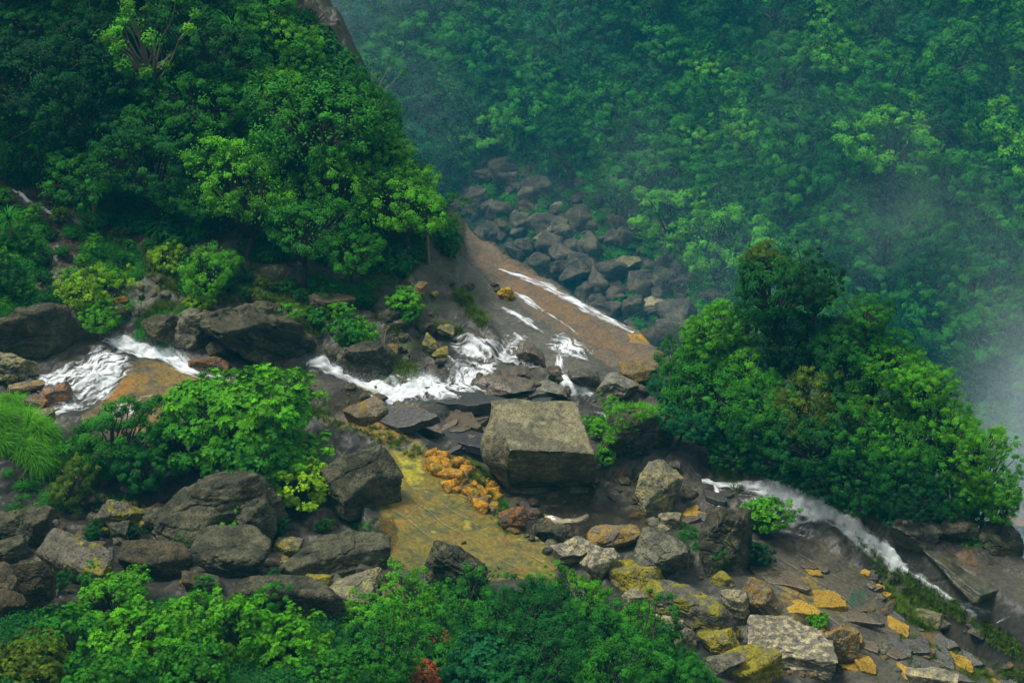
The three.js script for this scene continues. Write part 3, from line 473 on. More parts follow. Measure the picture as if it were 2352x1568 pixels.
// thin plates of split rock lying on the shelf: parts of it
const plateMats = { ochre: C(0.40, 0.25, 0.035), grey: C(0.085, 0.08, 0.065), slate: C(0.055, 0.056, 0.05), brown: C(0.12, 0.09, 0.05) };
function plates(outline, step, seed, tints, thick, skip = 0.15, turn = 0.72) {
  const r = rng(seed), poly = planePoly(outline), xs = poly.map((p) => p[0]), zs = poly.map((p) => p[1]), mx = (Math.min(...xs) + Math.max(...xs)) / 2, mz = (Math.min(...zs) + Math.max(...zs)) / 2, R = Math.max(Math.max(...xs) - mx, Math.max(...zs) - mz) * 1.5;
  const c = Math.cos(turn), s = Math.sin(turn), [a, b] = step, cols = Math.ceil(R / a), rows = Math.ceil(R / b);
  const knot = (i, j) => { const u = i * a + (j % 2) * a * 0.45 + 0.34 * a * N(i * 7.3 + seed, j * 3.1), v = j * b + 0.34 * b * N(i * 2.7, j * 9.1 + seed); return [mx + u * c - v * s, mz + u * s + v * c]; };
  for (let j = -rows; j < rows; j++) for (let i = -cols; i < cols; i++) {
    const q = [knot(i, j), knot(i + 1, j), knot(i + 1, j + 1), knot(i, j + 1)], cx = (q[0][0] + q[2][0]) / 2, cz = (q[0][1] + q[2][1]) / 2;
    if (!inPoly(poly, cx, cz) || r() < skip) continue;
    const sh = new THREE.Shape(), pts = [];
    q.forEach(([x, z], k) => { const [nx, nz] = q[(k + 1) % 4], sc = 0.93; for (const t of [0.1, 0.3, 0.5, 0.7, 0.9]) { const X = lerp(x, nx, t) - cx, Z = lerp(z, nz, t) - cz, e = 0.14 * Math.min(a, b); pts.push([X * sc + (r() - 0.5) * e, Z * sc + (r() - 0.5) * e]); } });
    pts.forEach(([X, Z], k) => k ? sh.lineTo(X, -Z) : sh.moveTo(X, -Z));
    const h = lerp(thick[0], thick[1], r()), bv = Math.min(0.035, h * 0.35), g = new THREE.ExtrudeGeometry(sh, { depth: h, bevelEnabled: true, bevelThickness: bv, bevelSize: bv, bevelSegments: 2 });
    g.rotateX(-Math.PI / 2); g.deleteAttribute('uv'); const t = tints[Math.floor(r() * tints.length)];
    const p = g.attributes.position, col = new Float32Array(p.count * 3), uv = new Float32Array(p.count * 2), kk = lerp(0.75, 1.2, r());
    for (let m = 0; m < p.count; m++) { const x = p.getX(m), y = p.getY(m), z = p.getZ(m), e = kk * (1 + 0.5 * N(x * 3 + cx, y * 3, z * 3 + cz)); col.set(plateMats[t].map((v) => v * e), m * 3); uv.set([(x + cx + 0.4 * y) / 2, (z + cz + 0.6 * y) / 2], m * 2); }
    g.setAttribute('color', new THREE.BufferAttribute(col, 3)); g.setAttribute('uv', new THREE.BufferAttribute(uv, 2)); g.computeVertexNormals();
    const o = mesh('rock_plate', g, t === 'ochre' ? rockMat : wetRockMat, shelf), e = 1.3, sx = (gy(cx + e, cz) - gy(cx - e, cz)) / (2 * e), sz = (gy(cx, cz + e) - gy(cx, cz - e)) / (2 * e);
    const low = t === 'ochre' ? 0.62 : h > 0.28 ? 0.66 : 0.5; o.position.set(cx, gy(cx, cz) - h * low, cz); o.rotation.set(Math.atan(sz) + (r() - 0.5) * 0.05, 0, -Math.atan(sx) + (r() - 0.5) * 0.05);
  }
}
plates([[895, 930], [1110, 912], [1105, 1030], [1000, 1042], [905, 1000]], [2.6, 1.15], 61, ['slate', 'grey', 'slate', 'brown'], [0.3, 0.42], 0.08, 0.6);
plates([[1030, 990], [1112, 960], [1112, 1040], [1050, 1045]], [0.7, 0.35], 62, ['slate', 'grey', 'brown'], [0.3, 0.6], 0.2, -0.4);
plates([[1770, 1340], [1850, 1345], [1940, 1360], [1945, 1390], [1880, 1395], [1800, 1380]], [1.9, 1.05], 63, ['ochre'], [0.16, 0.22], 0.05, 0.3);
plates([[1800, 1420], [1960, 1420], [2035, 1480], [2010, 1545], [1960, 1530], [1900, 1440]], [0.75, 0.5], 64, ['ochre', 'ochre', 'brown'], [0.16, 0.3], 0.15, 0.5);
plates([[1858, 1275], [1900, 1290], [1895, 1312], [1862, 1300]], [0.5, 0.35], 65, ['ochre', 'brown'], [0.15, 0.25], 0.1, 0.2);
plates([[1560, 1165], [1612, 1150], [1626, 1185], [1575, 1210]], [0.75, 0.35], 66, ['ochre', 'ochre', 'brown'], [0.2, 0.3], 0.08, -0.45);
plates([[1985, 1265], [2040, 1320], [2060, 1345], [2020, 1330], [1990, 1290]], [0.4, 0.32], 67, ['brown', 'grey', 'ochre'], [0.18, 0.28], 0.1, 0.75);
plates([[2030, 1360], [2150, 1400], [2352, 1510], [2352, 1590], [2120, 1590], [2040, 1470]], [1.1, 0.5], 68, ['grey', 'slate', 'brown', 'grey', 'grey', 'ochre'], [0.12, 0.26], 0.45, 0.85);
plates([[1740, 1290], [1850, 1290], [1990, 1350], [1980, 1420], [1770, 1400]], [2.0, 1.0], 69, ['brown', 'grey', 'slate'], [0.10, 0.16], 0.55, 0.35);
plates([[1090, 870], [1220, 880], [1300, 930], [1130, 912]], [1.1, 0.6], 70, ['brown', 'grey', 'slate'], [0.2, 0.45], 0.3, -0.3);
plates([[1640, 1120], [1720, 1150], [1700, 1200], [1630, 1190]], [1.0, 0.5], 71, ['slate', 'grey'], [0.15, 0.3], 0.4, 0.5);
console.log('stones');

// ---------------------------------------------------------------- vegetation
class Leaves {                                  // leaf blades folded along the midrib
  constructor() { this.p = []; this.c = []; this.i = []; }
  add(o, d, n, len, wid, k, fold = 0.25) {      // o base, d direction, n face normal
    const b = this.p.length / 3, sx = d.y * n.z - d.z * n.y, sy = d.z * n.x - d.x * n.z, sz = d.x * n.y - d.y * n.x, h = len * 0.48, w = wid / 2, q = wid * fold;
    this.p.push(o.x, o.y, o.z, o.x + d.x * h + sx * w - n.x * q, o.y + d.y * h + sy * w - n.y * q, o.z + d.z * h + sz * w - n.z * q, o.x + d.x * len, o.y + d.y * len - 0.15 * len, o.z + d.z * len, o.x + d.x * h - sx * w - n.x * q, o.y + d.y * h - sy * w - n.y * q, o.z + d.z * h - sz * w - n.z * q);
    for (let m = 0; m < 4; m++) this.c.push(k[0], k[1], k[2]);
    this.i.push(b, b + 1, b + 2, b, b + 2, b + 3);
  }
  strap(o, d, up, len, wid, k, bend = 0.5, seg = 4) {   // a long arching blade
    const b = this.p.length / 3, s = V3().crossVectors(d, up).normalize(), q = o.clone(), v = d.clone().normalize();
    for (let m = 0; m <= seg; m++) { const w = wid / 2 * (m === seg ? 0.05 : 1 - 0.5 * m / seg); this.p.push(q.x + s.x * w, q.y + s.y * w, q.z + s.z * w, q.x - s.x * w, q.y - s.y * w, q.z - s.z * w); this.c.push(...k, ...k); v.y -= bend / seg * (0.5 + m / seg); v.normalize(); q.addScaledVector(v, len / seg); if (m < seg) this.i.push(b + m * 2, b + m * 2 + 1, b + m * 2 + 2, b + m * 2 + 1, b + m * 2 + 3, b + m * 2 + 2); }
  }
  geometry() { const g = new THREE.BufferGeometry(); g.setAttribute('position', new THREE.Float32BufferAttribute(this.p, 3)); g.setAttribute('color', new THREE.Float32BufferAttribute(this.c, 3)); g.setIndex(this.i); return g; }
}
function limb(path, r0, r1, sides = 6) {
  const pos = [], ix = [], n = path.length;
  path.forEach((p, k) => { const a = path[Math.max(0, k - 1)], b = path[Math.min(n - 1, k + 1)], t = b.clone().sub(a).normalize(), u = V3(t.y, -t.x + 0.01, 0.3).cross(t).normalize(), w = V3().crossVectors(t, u), R = lerp(r0, r1, k / (n - 1)); for (let m = 0; m < sides; m++) { const c = Math.cos(m / sides * 6.2832) * R, s = Math.sin(m / sides * 6.2832) * R; pos.push(p.x + u.x * c + w.x * s, p.y + u.y * c + w.y * s, p.z + u.z * c + w.z * s); if (k < n - 1) { const i = k * sides + m, j = k * sides + (m + 1) % sides; ix.push(i, i + sides, j, j, i + sides, j + sides); } } });
  const g = new THREE.BufferGeometry(); g.setAttribute('position', new THREE.Float32BufferAttribute(pos, 3)); g.setIndex(ix); g.computeVertexNormals(); return g;
}
function bent(a, b, r, amt, n = 4) { const out = []; for (let k = 0; k <= n; k++) { const t = k / n, p = a.clone().lerp(b, t), e = Math.sin(Math.PI * t) * amt; p.x += (r() - 0.5) * e; p.y += (r() - 0.3) * e; p.z += (r() - 0.5) * e; out.push(p); } return out; }
const unit = (r) => { const z = r() * 2 - 1, a = r() * 6.2832, s = Math.sqrt(1 - z * z); return V3(s * Math.cos(a), z, s * Math.sin(a)); };
/* A tree of crown radius 1 (scaled when it is planted). The crown is clumps of leaves on limbs, with gaps between the clumps. */
function makeTree(seed, o) {
  const r = rng(seed * 131 + 7), L = new Leaves(), wood = [], hc = o.hc ?? 1.3, tall = o.tall ?? 0.85, centre = V3(0, hc, 0), fork = V3((r() - 0.5) * 0.2, hc - tall * 0.75, (r() - 0.5) * 0.2);
  wood.push(limb(bent(V3(0, -0.35, 0), fork, r, 0.18), o.trunk ?? 0.085, (o.trunk ?? 0.085) * 0.65, 7));
  const lobes = []; for (let k = 0; k < (o.lobes ?? 5); k++) { const u = unit(r); u.y = Math.abs(u.y) * 0.8; lobes.push([u.normalize(), 0.16 + 0.26 * r()]); }
  const clumps = [];
  for (let k = 0, t = 0; k < o.clumps && t < o.clumps * 30; t++) {
    const u = unit(r); if (u.y < (o.below ?? -0.35)) continue;
    let R = 0.66; for (const [v, a] of lobes) R += a * Math.pow(Math.max(0, u.dot(v)), 5) * 1.6;
    R *= Math.pow(lerp(0.25, 1, r()), 0.35); const p = V3(u.x * R, u.y * R * tall, u.z * R).add(centre), cr = (o.cr ?? 0.27) * lerp(0.45, 1.3, r());
    if (clumps.some((c) => c.p.distanceTo(p) < (c.r + cr) * (o.gap ?? 0.5))) continue; const b1 = unit(r), b2 = unit(r), b3 = unit(r); clumps.push({ p, r: cr, u, e: (v) => 0.75 + 0.75 * Math.pow(Math.max(0, v.dot(b1)), 4) + 0.65 * Math.pow(Math.max(0, v.dot(b2)), 4) + 0.6 * Math.pow(Math.max(0, v.dot(b3)), 6) }); k++;
  }
  clumps.forEach((c, n) => {
    if (n % (o.bare ?? 2) === 0 || o.open) wood.push(limb(bent(fork.clone().addScaledVector(V3(0, 1, 0), (r() - 0.6) * 0.25), c.p.clone().addScaledVector(c.u, -c.r * 0.2), r, 0.16), 0.034, 0.009, 5));
    const shade = lerp(0.5, 1.3, r()), warm = lerp(-0.12, 0.2, r());
    for (let k = 0; k < o.leaves; k++) {
      const v = unit(r); if (v.dot(c.u) < -0.45 && r() < 0.7) { k -= r() < 0.98 ? 0 : 1; v.negate(); }
      const q = Math.pow(r(), 0.55) * c.e(v), P = c.p.clone().addScaledVector(V3(v.x, v.y * 0.72, v.z), c.r * q), nn = V3(v.x * 0.8 + c.u.x * 0.25 + (r() - 0.5) * 0.9, v.y * 0.8 + 0.55 + (r() - 0.5) * 0.9, v.z * 0.8 + c.u.z * 0.25 + (r() - 0.5) * 0.9).normalize();
      const s = shade * lerp(0.75, 1.25, r()), w = warm + (r() - 0.5) * 0.2, col = [s * (1 + w * 1.6), s * (1 + w * 0.4), s * (1 - w)];
      if (o.whorl) { const a0 = r() * 6.28, t1 = V3().crossVectors(nn, V3(0.3, 0.2, 0.9)).normalize(), t2 = V3().crossVectors(nn, t1); for (let m = 0; m < o.whorl; m++) { const a = a0 + m / o.whorl * 6.28 + (r() - 0.5) * 0.5, d = V3().addScaledVector(t1, Math.cos(a)).addScaledVector(t2, Math.sin(a)).addScaledVector(nn, 0.25 + 0.3 * r()).normalize(); const ln = nn.clone().addScaledVector(d, -nn.dot(d)).normalize(), e = lerp(0.85, 1.15, r()); L.add(P, d, ln, o.len * lerp(0.75, 1.2, r()), o.wid, [col[0] * e, col[1] * e, col[2] * e]); } }
      else { const t1 = V3(r() - 0.5, r() - 0.6, r() - 0.5); t1.addScaledVector(nn, -t1.dot(nn)).normalize(); L.add(P.addScaledVector(t1, -o.len * 0.5), t1, nn, o.len * lerp(0.7, 1.25, r()), o.wid * lerp(0.8, 1.2, r()), col); }
    }
  });
  for (let k = 0; k < (o.stray ?? 0); k++) {                          // leaves between the clumps
    const u = unit(r); if (u.y < (o.below ?? -0.35)) { k--; continue; } let R = 0.66; for (const [v, a] of lobes) R += a * Math.pow(Math.max(0, u.dot(v)), 5) * 1.6; R *= lerp(0.72, 1.1, r());
    const P = V3(u.x * R, u.y * R * tall, u.z * R).add(centre), nn = V3(u.x * 0.7 + (r() - 0.5), u.y * 0.7 + 0.5 + (r() - 0.5) * 0.6, u.z * 0.7 + (r() - 0.5)).normalize(), t1 = V3(r() - 0.5, r() - 0.6, r() - 0.5), s = lerp(0.6, 1.35, r()), w = (r() - 0.4) * 0.4; t1.addScaledVector(nn, -t1.dot(nn)).normalize();
    L.add(P, t1, nn, o.len * lerp(0.7, 1.4, r()), o.wid * lerp(0.8, 1.3, r()), [s * (1 + w * 1.6), s * (1 + w * 0.4), s * (1 - w)]);
  }
  return { crown: L.geometry(), wood: mergeGeometries(wood) };
}
const kinds = {
  far: [1, 2, 3, 4, 5, 6].map((s) => makeTree(s, { bare: 6, clumps: 60, leaves: 160, stray: 150, len: 0.072, wid: 0.04, cr: 0.22, lobes: 8, gap: 0.5, tall: 0.8 + 0.1 * (s % 3) })),
  wood: [11, 12, 13, 14, 15, 16].map((s) => makeTree(s, { clumps: 105, leaves: 175, stray: 900, len: 0.06, wid: 0.026, cr: 0.18, lobes: 9, gap: 0.43, tall: 0.75 + 0.12 * (s % 3) })),
  loose: [21, 22, 23].map((s) => makeTree(s, { clumps: 30, leaves: 130, len: 0.075, wid: 0.03, cr: 0.22, lobes: 6, gap: 0.62, tall: 1.0, open: true, below: -0.5, hc: 1.6 })),
  bush: [31, 32, 33, 34].map((s) => makeTree(s, { clumps: 95, leaves: 210, stray: 1200, len: 0.062, wid: 0.024, cr: 0.18, lobes: 7, gap: 0.43, tall: 0.8, hc: 0.75, below: -0.6, trunk: 0.05 })),
  rhodo: [41, 42, 43].map((s) => makeTree(s, { clumps: 95, leaves: 36, len: 0.075, wid: 0.026, whorl: 7, cr: 0.19, lobes: 6, gap: 0.44, tall: 0.85, hc: 0.8, below: -0.55, trunk: 0.045 })),
  fine: [51, 52].map((s) => makeTree(s, { clumps: 80, leaves: 330, len: 0.056, wid: 0.024, cr: 0.2, lobes: 5, gap: 0.4, tall: 0.8, hc: 0.7, below: -0.6, trunk: 0.04 })),
};
const HC = { far: 1.3, wood: 1.3, loose: 1.6, bush: 0.75, rhodo: 0.8, fine: 0.7 };
let treeCount = 0;
// plant a tree whose crown is seen centred on px, py with radius pr; its foot stands on the ground below
function tree(px, py, pr, type, tint, name, label, category, grp, near = 0, seed = 0) {
  const r = rng(9000 + treeCount++ * 17 + seed), list = kinds[type], v = list[Math.floor(r() * list.length)], up = pr * PX * HC[type] * 0.95; let f = hit(px, py, 0, up, type === 'far' ? 140 : 44), lift = 0;
  if (near && f.t > near) { const d = dir(px, py); let best = 1e9; for (let t = 66; t < near; t += 0.25) { const o = EYE.y + d[1] * t - gy(d[0] * t, d[2] * t) - up * t; if (o < best) { best = o; f = { x: d[0] * t, z: d[2] * t, y: gy(d[0] * t, d[2] * t), t, s: t * PX }; } } lift = Math.max(0, best); }
  const R = pr * f.s * 1.05, g = group(name), trunk = mesh('trunk', lift > 0.1 ? mergeGeometries([v.wood, limb([V3(0, -lift / R - 0.3, 0), V3(0.04, -lift / R * 0.5, 0.03), V3(0, -0.3, 0)], 0.11, 0.085, 7)]) : v.wood, type === 'loose' ? paleBark : barkMat, g); mesh('crown', v.crown, leafMats[tint], g);
  g.position.set(f.x, f.y + lift, f.z); g.scale.set(R * lerp(0.9, 1.1, r()), R * lerp(0.9, 1.12, r()), R * lerp(0.9, 1.1, r())); g.rotation.set((r() - 0.5) * 0.2, r() * 6.283, (r() - 0.5) * 0.2);
  if (globalThis.TREELOG) console.log(label, f.t.toFixed(1), R.toFixed(2), lift.toFixed(2));
  return tag(g, label, category, grp);
}
function scatter(outline, gapOf, seed, f) {     // evenly spread picture positions
  const r = rng(seed), pts = [], xs = outline.map((p) => p[0]), ys = outline.map((p) => p[1]), X0 = Math.min(...xs), X1 = Math.max(...xs), Y0 = Math.min(...ys), Y1 = Math.max(...ys);
  for (let t = 0, miss = 0; t < 40000 && miss < 900; t++) { const x = lerp(X0, X1, r()), y = lerp(Y0, Y1, r()); if (!inPoly(outline, x, y)) continue; const g = gapOf(x, y, r); if (pts.some((p) => Math.hypot(p[0] - x, (p[1] - y) * 1.15) < (p[2] + g) / 2)) { miss++; continue; } miss = 0; pts.push([x, y, g]); }
  pts.sort((a, b) => a[1] - b[1]); for (const p of pts) f(p[0], p[1], p[2], r);
}
const tones = { bright: 'bright green', mid: 'mid green', dark: 'dark green', blue: 'blue-green', lime: 'lime green', olive: 'olive', yellow: 'yellow-green', deep: 'very dark green' };
const pick = (r, list) => list[Math.floor(r() * list.length)];
// far hillside
scatter([[640, -90], [2440, -90], [2440, 1080], [2240, 1000], [2060, 840], [1880, 760], [1800, 760], [1640, 760], [1600, 660], [1500, 500], [1400, 430], [1280, 390], [1170, 330], [1060, 300], [1040, 420], [960, 420], [880, 260], [700, 170]], (x, y, r) => lerp(76, 128, r()), 501, (x, y, g, r) => {
  const t = pick(r, x > 1500 && r() < 0.3 ? ['bright', 'mid', 'mid', 'mid'] : ['dark', 'mid', 'dark', 'mid', 'blue', 'deep', 'dark', 'mid', 'bright', 'mid']);
  tree(x, y, g * lerp(0.62, 0.8, r()), 'far', t, 'hillside_tree', `${tones[t]} broadleaf tree on the hazy far hillside`, 'tree', 'trees on the far hillside');
});
// left forest
scatter([[-70, -90], [440, -90], [470, 60], [550, 170], [740, 250], [820, 330], [890, 420], [940, 490], [940, 550], [870, 580], [760, 585], [620, 545], [430, 470], [250, 425], [120, 385], [-70, 320]], (x, y, r) => lerp(90, 150, r()), 502, (x, y, g, r) => {
  const t = pick(r, x > 760 ? ['bright', 'mid', 'bright', 'mid', 'lime'] : x > 450 ? ['mid', 'dark', 'mid', 'bright', 'mid'] : ['dark', 'deep', 'deep', 'dark', 'dark', 'mid']);
  tree(x, y, g * lerp(0.66, 0.86, r()), 'wood', t, 'forest_tree', `${tones[t]} leafy tree in the forest above the left bank`, 'tree', 'forest trees above the left bank');
});
for (const [x, y, pr, tt] of [[560, 0, 64, 'dark'], [615, 50, 62, 'mid'], [655, 110, 60, 'bright'], [690, 165, 58, 'mid'], [745, 215, 58, 'mid'], [800, 260, 60, 'dark'], [850, 310, 60, 'mid'], [890, 370, 58, 'bright'], [930, 430, 56, 'bright'], [965, 490, 54, 'mid'], [640, -40, 60, 'mid']]) tree(x, y, pr, 'wood', tt, 'ridge_tree', `${tones[tt]} leafy tree along the forest ridge against the valley`, 'tree', 'trees along the forest ridge', 116);
// wooded knoll on the right
const KN = 'trees on the wooded knoll';
for (const [x, y, pr, type, t, label] of [
  [1790, 700, 104, 'wood', 'dark', 'tall dark domed tree crowning the wooded knoll'], [1752, 602, 40, 'wood', 'olive', 'narrow olive treetop behind the tall domed tree'], [1875, 690, 60, 'wood', 'deep', 'very dark tree against the side of the tall domed tree'],
  [1992, 735, 52, 'wood', 'mid', 'compact green tree standing out on the knoll skyline'], [2075, 880, 60, 'wood', 'bright', null], [1620, 790, 70, 'wood', 'bright', null], [1560, 860, 58, 'wood', 'mid', null], [1700, 850, 78, 'wood', 'bright', null], [1640, 930, 84, 'wood', 'mid', null],
  [1850, 850, 86, 'wood', 'deep', null], [1960, 850, 80, 'wood', 'dark', null], [1830, 950, 78, 'wood', 'olive', null], [1920, 960, 76, 'wood', 'yellow', 'yellowish tree in the middle of the knoll'], [2040, 960, 80, 'wood', 'bright', null], [1760, 960, 70, 'wood', 'mid', null],
  [1720, 1010, 60, 'wood', 'dark', null], [1560, 970, 55, 'wood', 'blue', null], [1870, 1020, 74, 'wood', 'dark', null], [1985, 1035, 76, 'wood', 'mid', null], [2100, 1010, 80, 'wood', 'bright', null], [2170, 1040, 70, 'wood', 'bright', null], [2250, 1110, 70, 'wood', 'bright', null],
  [2150, 1105, 64, 'wood', 'mid', null], [2060, 1110, 58, 'wood', 'dark', null], [1960, 1085, 56, 'wood', 'deep', null], [2220, 1140, 50, 'wood', 'bright', null], [2292, 1168, 46, 'bush', 'bright', null], [2235, 1185, 46, 'bush', 'mid', null], [2320, 1140, 40, 'bush', 'bright', null], [2265, 1140, 46, 'bush', 'bright', null], [1780, 1015, 46, 'wood', 'deep', null], [1530, 900, 40, 'wood', 'blue', null], [2130, 930, 44, 'wood', 'mid', null], [1800, 1055, 46, 'wood', 'deep', null], [1900, 1105, 50, 'wood', 'deep', null], [1990, 1145, 52, 'wood', 'dark', null], [2085, 1180, 50, 'wood', 'deep', null], [2175, 1175, 44, 'wood', 'dark', null], [1700, 1045, 40, 'wood', 'dark', null], [1690, 770, 70, 'wood', 'bright', null], [1840, 790, 78, 'wood', 'deep', null], [1920, 800, 78, 'wood', 'dark', null], [2015, 825, 66, 'wood', 'mid', null], [2120, 900, 56, 'wood', 'bright', null], [2190, 990, 58, 'wood', 'bright', null], [2245, 1045, 58, 'wood', 'bright', null], [1600, 870, 66, 'wood', 'mid', null], [1730, 900, 70, 'wood', 'mid', null], [2060, 1060, 70, 'wood', 'mid', null],
]) tree(x, y, pr, type, t, 'knoll_tree', label ?? `${tones[t]} leafy tree in the thicket on the wooded knoll`, 'tree', label ? undefined : KN, 86);
// bushes of the bank and the shelf
for (const [x, y, pr, type, t, label, name] of [
  [550, 985, 138, 'rhodo', 'bright', 'largest bright green bush, overhanging the stream'], [625, 955, 92, 'rhodo', 'bright', 'bright leafy bush behind the right side of the largest bush'], [475, 935, 84, 'rhodo', 'bright', 'bright bush between the largest bush and the ochre slab'], [600, 1040, 100, 'rhodo', 'bright', 'broad bright bush in front of the largest bush'], [650, 1070, 90, 'rhodo', 'bright', 'bright bush spilling to the big grey flat-topped boulder'], [430, 1020, 96, 'rhodo', 'mid', 'green bush between the largest bush and the small-leaved one'], [250, 1035, 116, 'fine', 'mid', 'small-leaved green bush beside the foaming water'],
  [330, 1085, 70, 'fine', 'dark', 'dark small-leaved bush above the layered outcrop'], [690, 1130, 66, 'rhodo', 'lime', 'lime green shrub hanging over the flat-topped boulder'], [560, 1105, 84, 'rhodo', 'mid', 'shaded green bush above the layered outcrop'], [525, 1190, 46, 'rhodo', 'bright', 'small shrub growing from the layered outcrop'], [160, 1130, 60, 'fine', 'olive', 'olive shrub under the grassy mound'],
  [474, 640, 72, 'bush', 'bright', 'dense rounded bright shrub on the left bank'], [372, 592, 40, 'bush', 'lime', 'small bright shrub beside the dense rounded one'], [205, 680, 60, 'bush', 'lime', 'lime green small tree leaning over the foam'], [235, 735, 52, 'bush', 'bright', 'lower branches of green leaves over the foam'], [455, 700, 30, 'rhodo', 'lime', 'light green sapling above the crag'],
  [800, 762, 46, 'rhodo', 'mid', 'green shrub beside the rounded grey boulder'], [835, 768, 36, 'rhodo', 'bright', 'bright shrub above the black outcrop'], [928, 688, 32, 'rhodo', 'bright', 'lone green shrub on the muddy shelf'], [942, 728, 20, 'rhodo', 'mid', 'little shrub under the lone green one'],
  [1760, 1192, 54, 'rhodo', 'bright', 'little tree spreading over the white water', 'small_tree'], [1720, 1185, 34, 'rhodo', 'bright', 'leafy bush above the tall black boulder'], [1392, 1058, 28, 'rhodo', 'bright', 'small round bush at the corner of the great block'], [1372, 985, 30, 'rhodo', 'bright', 'light bush behind the right side of the great block'], [1412, 945, 34, 'bush', 'bright', 'bright bush on the grassy rock knob'],
  [1880, 1425, 22, 'rhodo', 'bright', 'lone sprig growing on the yellow plates'], [1660, 1290, 26, 'fine', 'dark', 'dark fern at the foot of the tall black boulder'], [1740, 1275, 34, 'fine', 'deep', 'dark fern under the little tree'], [600, 870, 34, 'bush', 'mid', 'thin shrub sticking up behind the largest bush'], [1570, 1265, 20, 'fine', 'mid', 'fern between the grey boulders'], [1105, 1335, 26, 'bush', 'mid', 'sprig beside the jagged black rock'],
  [30, 640, 50, 'bush', 'dark', 'dark shrub on the slope beside the leaf litter'], [60, 560, 40, 'bush', 'mid', 'green shrub at the top of the leaf litter'], [230, 575, 30, 'bush', 'mid', 'shrub at the foot of the forest above the tilted slab'], [110, 700, 34, 'bush', 'dark', 'shrub behind the large layered boulder'],
]) tree(x, y, pr, type, t, name ?? 'bush', label, name ? 'tree' : 'bush');
scatter([[-40, 440], [120, 470], [300, 540], [600, 620], [760, 660], [880, 650], [860, 720], [740, 760], [560, 680], [440, 660], [300, 600], [240, 680], [100, 690], [-40, 700]], (x, y, r) => lerp(34, 70, r()), 511, (x, y, g, r) => { const t = pick(r, ['dark', 'mid', 'deep', 'mid', 'olive', 'bright']); tree(x, y, g * lerp(0.4, 0.62, r()), pick(r, ['bush', 'fine', 'rhodo']), t, 'bank_shrub', `${tones[t]} low shrub on the rough left bank slope`, 'shrub', 'low shrubs on the left bank'); });
for (const [x, y, pr, t] of [[215, 1225, 26, 'dark'], [420, 1250, 22, 'mid'], [640, 1215, 24, 'dark'], [300, 1225, 20, 'deep'], [80, 1200, 26, 'deep'], [200, 1330, 30, 'mid'], [470, 1345, 30, 'mid'], [620, 1330, 22, 'dark'], [740, 1210, 20, 'mid'], [130, 1340, 28, 'dark']]) tree(x, y, pr, 'fine', t, 'gap_shrub', `${tones[t]} small shrub growing in a gap between the dark boulders`, 'shrub', 'small shrubs between the dark boulders');
// foreground shrubs
for (const [x, y, pr, type, t, label] of [
  [150, 1480, 96, 'rhodo', 'mid', null], [255, 1400, 72, 'rhodo', 'bright', null], [330, 1500, 104, 'rhodo', 'bright', null], [300, 1345, 40, 'rhodo', 'bright', 'tall whorled sprig in front of the row of boulders'], [450, 1440, 84, 'rhodo', 'bright', null], [560, 1480, 92, 'rhodo', 'bright', null], [600, 1400, 56, 'fine', 'mid', 'fine-leaved shrub against the great dark boulder'], [670, 1500, 90, 'rhodo', 'bright', null], [60, 1545, 84, 'rhodo', 'olive', 'olive shrub in the corner below the brown boulders'], [440, 1570, 90, 'rhodo', 'mid', null], [240, 1580, 90, 'rhodo', 'mid', null], [760, 1570, 80, 'rhodo', 'mid', null],
]) tree(x, y, pr, type, t, 'whorled_shrub', label ?? `${tones[t]} shrub with whorled leaves in the foreground thicket`, 'shrub', label ? undefined : 'whorled shrubs in the foreground');
for (const [x, y, pr, type, t, label] of [
  [860, 1430, 74, 'bush', 'bright', null], [960, 1400, 80, 'bush', 'bright', null], [1060, 1400, 76, 'bush', 'mid', null], [1000, 1490, 96, 'bush', 'mid', null], [1150, 1440, 90, 'bush', 'dark', null], [1240, 1400, 80, 'bush', 'dark', null], [1340, 1375, 66, 'bush', 'bright', null], [1390, 1450, 80, 'bush', 'mid', null], [1280, 1500, 100, 'bush', 'dark', null], [1450, 1430, 50, 'bush', 'bright', null],
  [1480, 1510, 84, 'bush', 'mid', null], [1110, 1545, 90, 'rhodo', 'blue', 'blue-green large-leaved shrub in front of the low thicket'], [890, 1540, 90, 'bush', 'mid', null], [1390, 1570, 90, 'bush', 'mid', null], [1560, 1545, 60, 'bush', 'mid', null], [960, 1555, 42, 'rhodo', 'rust', 'shrub with red and orange young leaves'], [1005, 1480, 26, 'rhodo', 'rust', 'sprig of reddish leaves above the red-leaved shrub'], [820, 1490, 66, 'bush', 'dark', null], [1620, 1590, 60, 'bush', 'mid', null], [1200, 1590, 90, 'bush', 'dark', null],
]) tree(x, y, pr, type, t, 'low_shrub', label ?? `${tones[t]} low shrub of the thicket below the yellow slab`, 'shrub', label ? undefined : 'low shrubs below the yellow slab');
console.log('trees');

